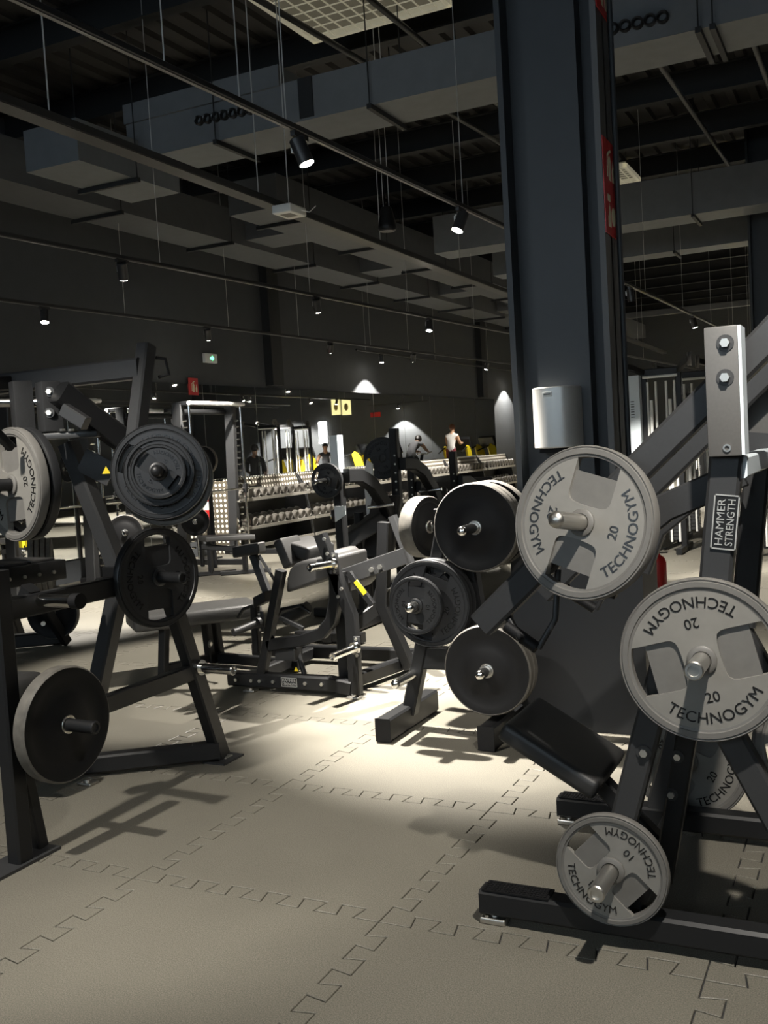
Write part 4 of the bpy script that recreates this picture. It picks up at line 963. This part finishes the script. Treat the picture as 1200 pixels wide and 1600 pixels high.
_st = thing('extinguisher_stand', 'small black stand under the red extinguisher by the first rack', 'stand', (q.x, q.y, 0)); pbar(_st, 'stand_post', [(q.x, q.y, .02), (q.x, q.y, q.z-.02)], .05, .05, FRAME, up=(0, 1, 0)); MB().cushion((q.x, q.y, q.z-.012), (.09, 0, 0), (0, .09, 0), (0, 0, .012), .005).build('stand_tray', FRAME, _st); MB().cushion((q.x, q.y, .012), (.12, 0, 0), (0, .12, 0), (0, 0, .012), .005).build('stand_base', FRAME, _st)
q = onz(1030, 945); extinguisher(q, 'red fire extinguisher standing on the floor behind the press machine', .5, False)

# ------------------------------------------------------------------ signs
def pictos(mb, M, w, h, kind):
    if kind == 0:   # extinguisher with a hose
        mb.prism([(-.10*w, -.36*h), (.12*w, -.36*h), (.12*w, .10*h), (.05*w, .20*h), (-.03*w, .20*h), (-.10*w, .10*h)], 0, .0015, M)
        mb.prism([(-.06*w, .22*h), (.16*w, .30*h), (.16*w, .36*h), (-.10*w, .28*h)], 0, .0015, M)
        mb.prism([(-.24*w, -.30*h), (-.17*w, -.30*h), (-.15*w, .16*h), (-.04*w, .22*h), (-.06*w, .28*h), (-.2*w, .2*h)], 0, .0015, M)
        mb.prism([(.26*w, -.36*h), (.42*w, -.36*h), (.44*w, -.1*h), (.36*w, .16*h), (.30*w, -.02*h), (.24*w, -.12*h)], 0, .0015, M)
    else:           # hose reel and flame
        mb.prism([(-.32*w, -.36*h), (-.06*w, -.36*h), (-.04*w, -.1*h), (-.14*w, .2*h), (-.22*w, -.02*h), (-.32*w, -.14*h)], 0, .0015, M)
        mb.prism([(-.30*w, .22*h), (-.06*w, .22*h), (-.06*w, .38*h), (-.30*w, .38*h)], 0, .0015, M)
        pts = [(.22*w+.2*w*math.cos(a*PI/8), -.08*h+.22*h*math.sin(a*PI/8)) for a in range(16)]; mb.prism(pts, 0, .0015, M)
def red_sign(name, label, c, nrm, w, h, kinds, up=(0, 0, 1)):
    t = thing(name, label, 'sign', c); M = mtx(c, nrm, up); n = len(kinds)
    MB().prism([(-w/2, -h/2), (w/2, -h/2), (w/2, h/2), (-w/2, h/2)], 0, .004, M).build('sign_panel', RED, t)
    for k, kd in enumerate(kinds):
        pm = MB(); pictos(pm, M @ Matrix.Translation((0, h/2-(k+.5)*h/n, .004)), w*.86, h/n*.92, kd); pm.build('pictogram', CREAM, t)
    return t
zt = ony(940, 210, 2.2).z; zb = ony(952, 362, 2.2).z
red_sign('fire_sign', 'tall red fire equipment sign on the side of the column', (1.2625, 2.325, (zt+zb)/2), (1, 0, 0), .24, zt-zb, (0, 1))
red_sign('fire_sign', 'red fire sign high on the column, cut off by the top edge', (1.2625, 2.325, ony(945, 4, 2.2).z+.24), (1, 0, 0), .24, .48, (1, 0))
q = onx(302, 604, X0+.035); red_sign('fire_sign', 'small red fire extinguisher sign on the charcoal wall, above the smith machine', q, (1, 0, 0), .24, .26, (0,))
q = onx(328, 560, X0+.03)
ex = thing('exit_light', 'small white emergency exit light with a green mark on the charcoal wall', 'exit sign', q)
MB().cushion(q, (.03, 0, 0), (0, .16, 0), (0, 0, .075), .012).build('housing', WHITE, ex)
gm = MB(); gm.prism([(-.03, -.02), (.02, -.02), (.02, -.045), (.07, .0), (.02, .045), (.02, .02), (-.03, .02)], 0, .002, mtx(q+Vector((.031, 0, 0)), (1, 0, 0))); gm.build('green_arrow', mat('exit_green', (.05, .5, .15), .4, emit=(.1, 1, .3), es=1.2), ex)

# ------------------------------------------------------------------ paper dispenser on the column
yD = 2.212
a = ony(829, 655, 2.10); b = ony(906, 655, 2.15); zt = ony(868, 604, 2.1).z; zb = ony(868, 700, 2.1).z
dp = thing('paper_dispenser', 'brushed steel paper dispenser mounted on the column', 'dispenser', ((a.x+b.x)/2, yD, zb))
cx, hw = (a.x+b.x)/2, (b.x-a.x)/2; prof = []
for i in range(13):
    t = -PI/2+PI*i/12; s_ = math.sin(t); prof.append((cx+hw*.99*math.copysign(abs(s_)**.75, s_), yD-.03-.13*max(0, math.cos(t))**.8))
dd = MB(); dd.prism([(cx+hw, yD), (cx-hw, yD)][::-1]+[], 0, .001) if False else None
poly = [(cx-hw, yD)]+prof+[(cx+hw, yD)]
dd.prism(poly, zb, zt); o = dd.build('steel_cover', mat('dispenser_steel', (.60, .595, .57), .34, .45), dp); bv = o.modifiers.new('round', 'BEVEL'); bv.width = .006; bv.segments = 2; bv.limit_method = 'ANGLE'
MB().prism([(cx-hw*.75, yD), (cx-hw*.7, yD-.10), (cx+hw*.5, yD-.12), (cx+hw*.75, yD)], zb-.022, zb-.002).build('paper_slot', RUB, dp)
q = ony(855, 616, 2.052); lb = MB().cushion((q.x, q.y, q.z), (.024, 0, 0), (0, .004, 0), (0, 0, .012), .003, 2).build('maker_label', WHITE, dp)
lt_ = MB(); lt_.box((q.x-.017, q.y-.006, q.z-.003), (q.x+.017, q.y-.004, q.z+.003)); lt_.build('label_print', PLATE_GD, lb)

# ------------------------------------------------------------------ cable machines
def cable_station(P, label, w=.55, h=2.25, shroud=True, group='cable machines behind the column', rz=0.0):
    x, y = P.x, P.y; t = thing('cable_machine', label, 'gym machine', (x, y, 0), group)
    for s in (-1, 1):
        pbar(t, 'upright', [(x+s*w/2, y, 0), (x+s*w/2, y, h)], .07, .09, FRAME, up=(0, 1, 0))
        for k in (-.05, .05): ptube(t, 'guide_rod', [(x+s*w*.27+k, y-.05, .12), (x+s*w*.27+k, y-.05, h-.12)], .015, WHITE, 10)
        pbar(t, 'base_foot', [(x+s*w/2, y-.45, .04), (x+s*w/2, y+.4, .04)], .07, .07, FRAME)
        ptube(t, 'pull_bar', [(x+s*w*.27, y-.14, .6), (x+s*w*.27, y-.10, h-.35)], .020, WHITE, 10)
        for k in range(12): MB().box((x+s*w*.27-.085, y-.02, .14+.045*k), (x+s*w*.27+.085, y+.08, .178+.045*k)).build('weight_slab', FRAME2, t)
        am = MB(); am.beam([(x+s*w/2, y, h), (x+s*(w/2+.1), y-.25, h+.06), (x+s*(w/2+.22), y-.5, h+.10)], .06, .07); am.build('top_arm', FRAME, t)
        pl = MB(); pl.lathe([(.02, -.02), (.085, -.022), (.075, 0), (.085, .022), (.02, .02)], 20, mtx((x+s*(w/2+.22), y-.52, h+.09), (1, .2, 0))); pl.build('pulley', PLATE_GD, t)
    pbar(t, 'top_beam', [(x-w/2-.03, y, h), (x+w/2+.03, y, h)], .08, .09, FRAME); ptube(t, 'grip_tube', [(x-w/2, y-.1, h-.06), (x+w/2, y-.1, h-.06)], .018, WHITE, 10)
    if shroud:
        sx_ = x-w/2-.14; MB().cushion((sx_+.02, y-.08, 1.25), (.09, 0, 0), (0, .10, 0), (0, 0, .97), .008, 2).build('stack_shroud', LIGHTBLUE, t)
        vb = MB()
        for k in range(7): vb.box((sx_-.002, y-.182, 1.70+.032*k), (sx_+.042, y-.179, 1.71+.032*k))
        vb.build('vent_slots', FRAME, t)
    return t
cable_station(Vector((.05, 10.0)), 'cable machine with a pale blue-grey stack cover, just right of the column', .42)
cable_station(Vector((.30, 11.3)), 'cable machine with white rods behind the one with the pale cover', .5, shroud=False)
cable_station(Vector((.95, 10.6)), 'cable machine with white rods half hidden by the press machine bracket', .5, shroud=False)
cable_station(Vector((1.35, 9.4)), 'cable machine at the right edge of the picture, behind the press arm', .42, shroud=False)

# ================================================================== AREA SEEN ONLY IN THE MIRRORS
def mirror_to_y(px, py, y): P = CAM+ray(px, py)*((y-CAM.y)/ray(px, py).y); return Vector((2*MIRX-P.x, y, P.z))
for k, (px, D) in enumerate(((446, 29), (474, 31), (424, 28))):
    P = inmirror(px, 720, D); cable_station(P, ('left', 'right', 'leftmost')[k]+' cable machine with white rods reflected in the mirrors', .6, 2.3, False, 'cable machines reflected in the mirrors')
P = mirror_to_y(505, 676, Y1-.02); lbx = thing('light_box', 'tall bright white light panel reflected in the mirrors', 'light panel', P)
MB().box((P.x-.16, Y1-.06, P.z-.42), (P.x+.16, Y1-.02, P.z+.42)).build('lit_panel', mat('lit_panel', (1, 1, 1), .4, emit=(1, 1, .97), es=6.0), lbx); MB().box((P.x-.19, Y1-.03, P.z-.45), (P.x+.19, Y1, P.z+.45)).build('panel_frame', FRAME, lbx)
for k, px in enumerate((525, 541)):
    P = mirror_to_y(px, 636, Y1-.02); ps = thing('poster', ('left', 'right')[k]+' of two pale yellow posters reflected high in the mirrors', 'poster', P, 'yellow posters reflected in the mirrors')
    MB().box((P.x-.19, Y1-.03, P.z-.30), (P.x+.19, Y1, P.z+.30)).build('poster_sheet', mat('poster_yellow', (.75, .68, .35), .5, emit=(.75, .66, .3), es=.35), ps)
    MB().sphere((P.x, Y1-.032, P.z), .09, 12, 8, (1, .1, 1.6)).build('poster_figure', mat('poster_brown', (.35, .25, .06), .6), ps)
P = mirror_to_y(587, 648, Y1-.02); rs = thing('fire_sign', 'row of small red signs reflected in the mirrors', 'sign', P)
for k in range(3): MB().box((P.x-.20+.15*k, Y1-.03, P.z-.09), (P.x-.08+.15*k, Y1, P.z+.09)).build('sign_panel', RED, rs)
lamp(Vector((mirror_to_y(622, 640, Y1-.45).x, Y1-.45, 3.12)), (0, .03, -1), 'wall-washing spotlight on the far wall, seen reflected as a pale arch', power=1.0, cone=90, blend=.15)
_t = thing('light_track', 'short light track close to the far wall', 'light track', (0, Y1-.45, 3.3)); zz = mirror_to_y(622, 640, Y1-.45)
pbar(_t, 'rail', [(zz.x-1.2, zz.y, 3.12), (zz.x+1.2, zz.y, 3.12)], .036, .034, TRACK)
for s in (-1, 1): ptube(_t, 'suspension_wire', [(zz.x+s, zz.y, 3.13), (zz.x+s, zz.y, ZC)], .0035, WIRE, 6)
def yellow_runner(P, rz, label, name='treadmill'):
    t = thing(name, label, 'treadmill', (P.x, P.y, 0), 'yellow cardio machines reflected in the mirrors'); M = Matrix.Translation((P.x, P.y, 0)) @ Matrix.Rotation(rz, 4, 'Z')
    def put(mb, nm, m): mb.v = [M @ v for v in mb.v]; return mb.build(nm, m, t)
    put(MB().cushion((0, -.1, .17), (.38, 0, 0), (0, .85, 0), (0, 0, .17), .04), 'deck', FRAME)
    put(MB().cushion((0, -.1, .345), (.25, 0, 0), (0, .8, 0), (0, 0, .01), .005), 'belt', RUB)
    for s in (-1, 1):
        put(MB().prism([(-.75, .2), (.3, .2), (.85, .45), (.55, 1.35), (.35, 1.45), (.25, 1.35), (.45, .62), (-.6, .40)], .36*s-.03, .36*s+.03, Matrix(((0, 0, 1, 0), (1, 0, 0, 0), (0, 1, 0, 0), (0, 0, 0, 1)))), 'side_frame', YEL)
        put(MB().path([(.36*s, .4, 1.42), (.36*s, .0, 1.30), (.36*s, -.15, 1.25)], .022, 10), 'hand_rail', FRAME)
    put(MB().cushion((0, .52, 1.5), (.40, 0, 0), (0, .05, .03), (0, -.06, .18), .03), 'console', FRAME)
    put(MB().cushion((0, .70, .55), (.34, 0, 0), (0, .18, 0), (0, 0, .22), .06), 'motor_cover', YEL); return t
_b2 = inmirror(705, 700, 29.5)
yellow_runner(_b2+Vector((.1, 2.2, 0)), .6, 'yellow treadmill reflected beside the woman in white')
yellow_runner(_b2+Vector((.1, 4.3, 0)), .6, 'yellow treadmill reflected nearest the end of the mirrors')
yellow_runner(inmirror(590, 706, 28.5), 1.57, 'yellow machine reflected right of the pale post')
yellow_runner(inmirror(548, 706, 36), 1.57, 'yellow machine reflected directly right of the posters')
yellow_runner(inmirror(428, 706, 33), 1.57, 'yellow machine with a pointed frame reflected in front of the cable machines')
yellow_runner(inmirror(460, 706, 34), .4, 'yellow machine reflected behind the cable machine rods')

# ================================================================== PEOPLE (all seen as reflections in the mirrors)
def person(label, P, rz, J, cols, hair_m, hair_long=False):
    # J: joint name -> local position (facing +y); body grown as one skin from the pelvis
    R_ = dict(pelvis=(.125, .10), waist=(.115, .09), chest=(.145, .105), upchest=(.12, .085), neck=(.055, .055), jaw=(.062, .075), skull=(.078, .092), crown=(.062, .07),
              sho=(.062, .062), elb=(.043, .043), wri=(.030, .030), palm=(.036, .020), hip=(.092, .092), kne=(.06, .06), ank=(.04, .042), toe=(.04, .028))
    chain = [('pelvis', 'waist'), ('waist', 'chest'), ('chest', 'upchest'), ('upchest', 'neck'), ('neck', 'jaw'), ('jaw', 'skull'), ('skull', 'crown')]
    for s in 'LR': chain += [('upchest', 'sho'+s), ('sho'+s, 'elb'+s), ('elb'+s, 'wri'+s), ('wri'+s, 'palm'+s), ('pelvis', 'hip'+s), ('hip'+s, 'kne'+s), ('kne'+s, 'ank'+s), ('ank'+s, 'toe'+s)]
    names = list(J); idx = {n: i for i, n in enumerate(names)}
    me = bpy.data.meshes.new('tmp'); me.from_pydata([Vector(J[n]) for n in names], [(idx[a], idx[b]) for a, b in chain], [])
    ob = bpy.data.objects.new('tmp', me); COL.objects.link(ob); sk = ob.modifiers.new('s', 'SKIN'); ss = ob.modifiers.new('u', 'SUBSURF'); ss.levels = 2; ss.render_levels = 2
    for n in names:
        r = R_[n.rstrip('LR')] if n.rstrip('LR') in R_ else R_[n]; me.skin_vertices[0].data[idx[n]].radius = r
    me.skin_vertices[0].data[idx['pelvis']].use_root = True
    bpy.context.view_layer.update(); ev = ob.evaluated_get(bpy.context.evaluated_depsgraph_get()); m2 = bpy.data.meshes.new_from_object(ev); bpy.data.objects.remove(ob)
    mb = MB(); mb.add([v.co for v in m2.vertices], [tuple(p.vertices) for p in m2.polygons], True)
    seg = [(Vector(J[a]), Vector(J[b]), a, b) for a, b in chain]
    # fingers and thumb, face
    for s, sg in (('L', -1), ('R', 1)):
        p = Vector(J['palm'+s]); w_ = Vector(J['wri'+s]); d = (p-w_).normalized(); sd = d.cross(Vector((0, 0, 1)))
        if sd.length < .1: sd = Vector((1, 0, 0))
        sd.normalize(); nn = sd.cross(d)
        for k, ln in enumerate((.07, .08, .075, .06)):
            a = p+sd*(.026-.0175*k); mb.path([a, a+d*ln*.55, a+d*ln*.85-nn*ln*.3], .009, 8, radii=[.010, .009, .007])
        a = w_.lerp(p, .4)+sd*.03; mb.path([a, a+d*.03+sd*.025, a+d*.055+sd*.03], .01, 8, radii=[.012, .010, .008])
    h = Vector(J['skull']); up = (Vector(J['crown'])-Vector(J['jaw'])).normalized(); fwd = Vector((0, 1, 0)); fwd = (fwd-up*fwd.dot(up)).normalized(); rt = fwd.cross(up)
    mb.path([h+fwd*.088+up*.01, h+fwd*.112-up*.03], .01, 8, radii=[.008, .014])
    for s in (-1, 1): mb.sphere(h+rt*s*.082-up*.01, .022, 8, 6, (.5, .8, 1.3))
    org = Vector((P.x, P.y, P.z)); t = thing('person', label, 'person', org); Mx = Matrix.Translation(org) @ Matrix.Rotation(rz, 4, 'Z')
    loc = [v.copy() for v in mb.v]; mb.v = [Mx @ v for v in mb.v]; body = mb.build('body', cols['skin'], t)
    mats = ['skin', 'top', 'bottom', 'shoe']
    for n in mats[1:]: body.data.materials.append(cols[n])
    which = {'top': {('pelvis', 'waist'), ('waist', 'chest'), ('chest', 'upchest'), ('upchest', 'shoL'), ('upchest', 'shoR')}|cols.get('sleeve', set()), 'bottom': {('pelvis', 'hipL'), ('pelvis', 'hipR'), ('hipL', 'kneL'), ('hipR', 'kneR'), ('kneL', 'ankL'), ('kneR', 'ankR')}, 'shoe': {('ankL', 'toeL'), ('ankR', 'toeR')}}
    for f in body.data.polygons:
        c = sum((loc[i] for i in f.vertices), Vector())/len(f.vertices); best = None
        for a, b, na, nb_ in seg:
            ab = b-a; q = max(0, min(1, (c-a).dot(ab)/max(1e-9, ab.length_squared))); dd_ = (c-(a+ab*q)).length
            if best is None or dd_ < best[0]: best = (dd_, (na, nb_))
        for k, n in enumerate(mats[1:]):
            if best[1] in which[n]: f.material_index = k+1
    hb = MB(); hs = h+up*.022-fwd*.018; hb.sphere((0, 0, 0), 1, 16, 10); Mh = Matrix((( rt.x, fwd.x, up.x), (rt.y, fwd.y, up.y), (rt.z, fwd.z, up.z)))
    hb.v = [Mx @ (hs+Mh @ Vector((v.x*.094, v.y*.102-(.0 if v.z > 0 else .012), v.z*(.105 if v.z > 0 else .07)))) for v in hb.v if True]
    hb.build('hair', hair_m, t)
    if hair_long: MB().path([Mx @ (h-fwd*.10), Mx @ (h-fwd*.15-up*.08), Mx @ (h-fwd*.13-up*.22)], .03, 10, radii=[.03, .035, .012]).build('ponytail', hair_m, t)
    fe = MB()
    for s in (-1, 1): fe.sphere(Mx @ (h+fwd*.086+rt*s*.032+up*.008), .011, 8, 6)
    fe.build('eyes', mat('eye_dark', (.03, .02, .02), .3), t)
    mo = MB().path([Mx @ (h+fwd*.080-rt*.022-up*.055), Mx @ (h+fwd*.088-up*.058), Mx @ (h+fwd*.080+rt*.022-up*.055)], .006, 6); mo.build('mouth', mat('lips', (.35, .12, .10), .5), t)
    return t
def stand(**k):
    J = dict(pelvis=(0, 0, .95), waist=(0, .01, 1.10), chest=(0, .02, 1.28), upchest=(0, .0, 1.42), neck=(0, .01, 1.50), jaw=(0, .03, 1.58), skull=(0, .025, 1.66), crown=(0, .01, 1.73))
    for s, g in (('L', -1), ('R', 1)):
        J.update({'sho'+s: (.18*g, 0, 1.42), 'elb'+s: (.23*g, -.02, 1.13), 'wri'+s: (.24*g, .08, .90), 'palm'+s: (.24*g, .11, .82), 'hip'+s: (.10*g, 0, .90), 'kne'+s: (.11*g, .02, .50), 'ank'+s: (.11*g, -.02, .09), 'toe'+s: (.12*g, .14, .04)})
    J.update(k); return J
HB = mat('hair_black', (.012, .010, .009), .5); HR = mat('hair_auburn', (.16, .06, .025), .5); BLK = mat('black_cloth', (.015, .015, .016), .8); GRY = mat('grey_cloth', (.30, .29, .27), .85); WHT = mat('white_cloth', (.72, .68, .64), .85); MAR = mat('maroon_cloth', (.20, .03, .04), .85); DG = mat('dark_grey_cloth', (.05, .05, .055), .85)
SK2 = mat('skin_brown', (.22, .13, .085), .55); SK3 = mat('skin_light', (.62, .36, .22), .55)
# rider bent over handlebars
b1 = inmirror(648, 700, 27.0)
J = stand(pelvis=(0, -.30, .98), waist=(0, -.22, 1.10), chest=(0, -.05, 1.22), upchest=(0, .08, 1.29), neck=(0, .15, 1.33), jaw=(0, .24, 1.33), skull=(0, .28, 1.40), crown=(0, .28, 1.47))
for s, g in (('L', -1), ('R', 1)): J.update({'sho'+s: (.18*g, .08, 1.27), 'elb'+s: (.22*g, .28, 1.10), 'wri'+s: (.16*g, .50, 1.08), 'palm'+s: (.14*g, .57, 1.07), 'hip'+s: (.10*g, -.27, .95), 'kne'+s: (.11*g, .12, .78 if g > 0 else .62), 'ank'+s: (.11*g, -.05, .40 if g > 0 else .22), 'toe'+s: (.11*g, .10, .34 if g > 0 else .16)})
person('man in a grey top bent over handlebars, reflected in the mirrors', Vector((b1.x, b1.y, .28)), 0, J, dict(skin=SK2, top=DG, bottom=BLK, shoe=WHT), HB)
bk = thing('exercise_bike', 'black exercise bike under the bent-over man, reflected in the mirrors', 'exercise bike', (b1.x, b1.y, 0))
for a, b_, r in (((0, -.55, .05), (0, .6, .05), .05), ((0, -.3, .05), (0, -.32, 1.12), .04), ((0, .1, .3), (0, .45, 1.25), .045), ((0, -.2, .55), (0, .3, .60), .045)): ptube(bk, 'frame_tube', [Vector(a)+Vector((b1.x, b1.y, 0)), Vector(b_)+Vector((b1.x, b1.y, 0))], r, FRAME)
pcush(bk, 'saddle', (b1.x, b1.y-.32, 1.13), (.08, 0, 0), (0, .14, 0), (0, 0, .03), .025); ptube(bk, 'handlebar', [(b1.x-.22, b1.y+.62, 1.33), (b1.x-.15, b1.y+.48, 1.28), (b1.x+.15, b1.y+.48, 1.28), (b1.x+.22, b1.y+.62, 1.33)], .018, CHROME)
for s in (-1, 1): pbar(bk, 'floor_bar', [(b1.x-.28, b1.y+.55*s, .04), (b1.x+.28, b1.y+.55*s, .04)], .06, .06, FRAME)
MB().lathe([(.0, -.02), (.22, -.02), (.22, .02), (0, .02)], 28, mtx((b1.x, b1.y+.32, .45), (1, 0, 0)), closed=False).build('flywheel', ALU, bk)
# woman in white on the treadmill
b2 = inmirror(705, 700, 29.5)
J = stand(pelvis=(0, -.10, .95), waist=(0, -.02, 1.09), chest=(0, .06, 1.27), upchest=(0, .10, 1.40), neck=(0, .13, 1.47), jaw=(0, .17, 1.54), skull=(0, .17, 1.62), crown=(0, .15, 1.69))
for s, g in (('L', -1), ('R', 1)): J.update({'sho'+s: (.16*g, .10, 1.39), 'elb'+s: (.21*g, .22, 1.14), 'wri'+s: (.18*g, .44, 1.16), 'palm'+s: (.17*g, .51, 1.17), 'kne'+s: (.10*g, .10*g, .50), 'ank'+s: (.10*g, -.06+.16*g, .09), 'toe'+s: (.10*g, .08+.16*g, .04)})
person('woman in a white top leaning on a treadmill rail, reflected in the mirrors', Vector((b2.x, b2.y, .36)), 0, J, dict(skin=SK3, top=WHT, bottom=MAR, shoe=BLK), HR)
yellow_runner(Vector((b2.x, b2.y+.05, 0)), 0, 'yellow treadmill under the woman in white, reflected in the mirrors')
# woman in a dark tank top
b3 = inmirror(508, 700, 31.0)
person('woman in a dark tank top standing, reflected beside the pale post', Vector((b3.x, b3.y, 0)), 2.6, stand(elbL=(-.30, .0, 1.14), wriL=(-.20, .16, 1.02), palmL=(-.14, .2, 1.0)), dict(skin=SKINA, top=DG, bottom=BLK, shoe=WHT), HB, True)
# seated man in black
b4 = inmirror(398, 720, 23.0)
J = stand(pelvis=(0, 0, .92), waist=(0, -.02, 1.06), chest=(0, .0, 1.24), upchest=(0, .02, 1.38), neck=(0, .03, 1.46), jaw=(0, .06, 1.53), skull=(0, .055, 1.61), crown=(0, .04, 1.68))
for s, g in (('L', -1), ('R', 1)): J.update({'sho'+s: (.18*g, .02, 1.37), 'elb'+s: (.22*g, .08, 1.10), 'wri'+s: (.16*g, .30, 1.02), 'palm'+s: (.14*g, .37, 1.0), 'hip'+s: (.10*g, .03, .89), 'kne'+s: (.13*g, .46, .86), 'ank'+s: (.13*g, .55, .44), 'toe'+s: (.13*g, .70, .40)})
person('seated man in black shirt and pale trousers, reflected left of the cable machines', Vector((b4.x, b4.y, .05)), -.3, J, dict(skin=SK2, top=BLK, bottom=GRY, shoe=WHT, sleeve={('shoL', 'elbL'), ('shoR', 'elbR')}), HB)
sb_ = thing('seat_machine', 'dark seat machine under the seated man, reflected in the mirrors', 'gym machine', (b4.x, b4.y, 0))
pcush(sb_, 'seat_pad', (b4.x, b4.y+.1, .83), (.2, 0, 0), (0, .22, 0), (0, 0, .04), .03); pbar(sb_, 'post', [(b4.x, b4.y+.1, .04), (b4.x, b4.y+.1, .8)], .08, .08, FRAME, up=(0, 1, 0)); pbar(sb_, 'base_beam', [(b4.x, b4.y-.5, .04), (b4.x, b4.y+.8, .04)], .08, .08, FRAME); pbar(sb_, 'foot_rest', [(b4.x-.25, b4.y+.62, .40), (b4.x+.25, b4.y+.62, .40)], .12, .03, FRAME); pbar(sb_, 'foot_post', [(b4.x, b4.y+.62, .04), (b4.x, b4.y+.62, .4)], .06, .06, FRAME, up=(0, 1, 0))
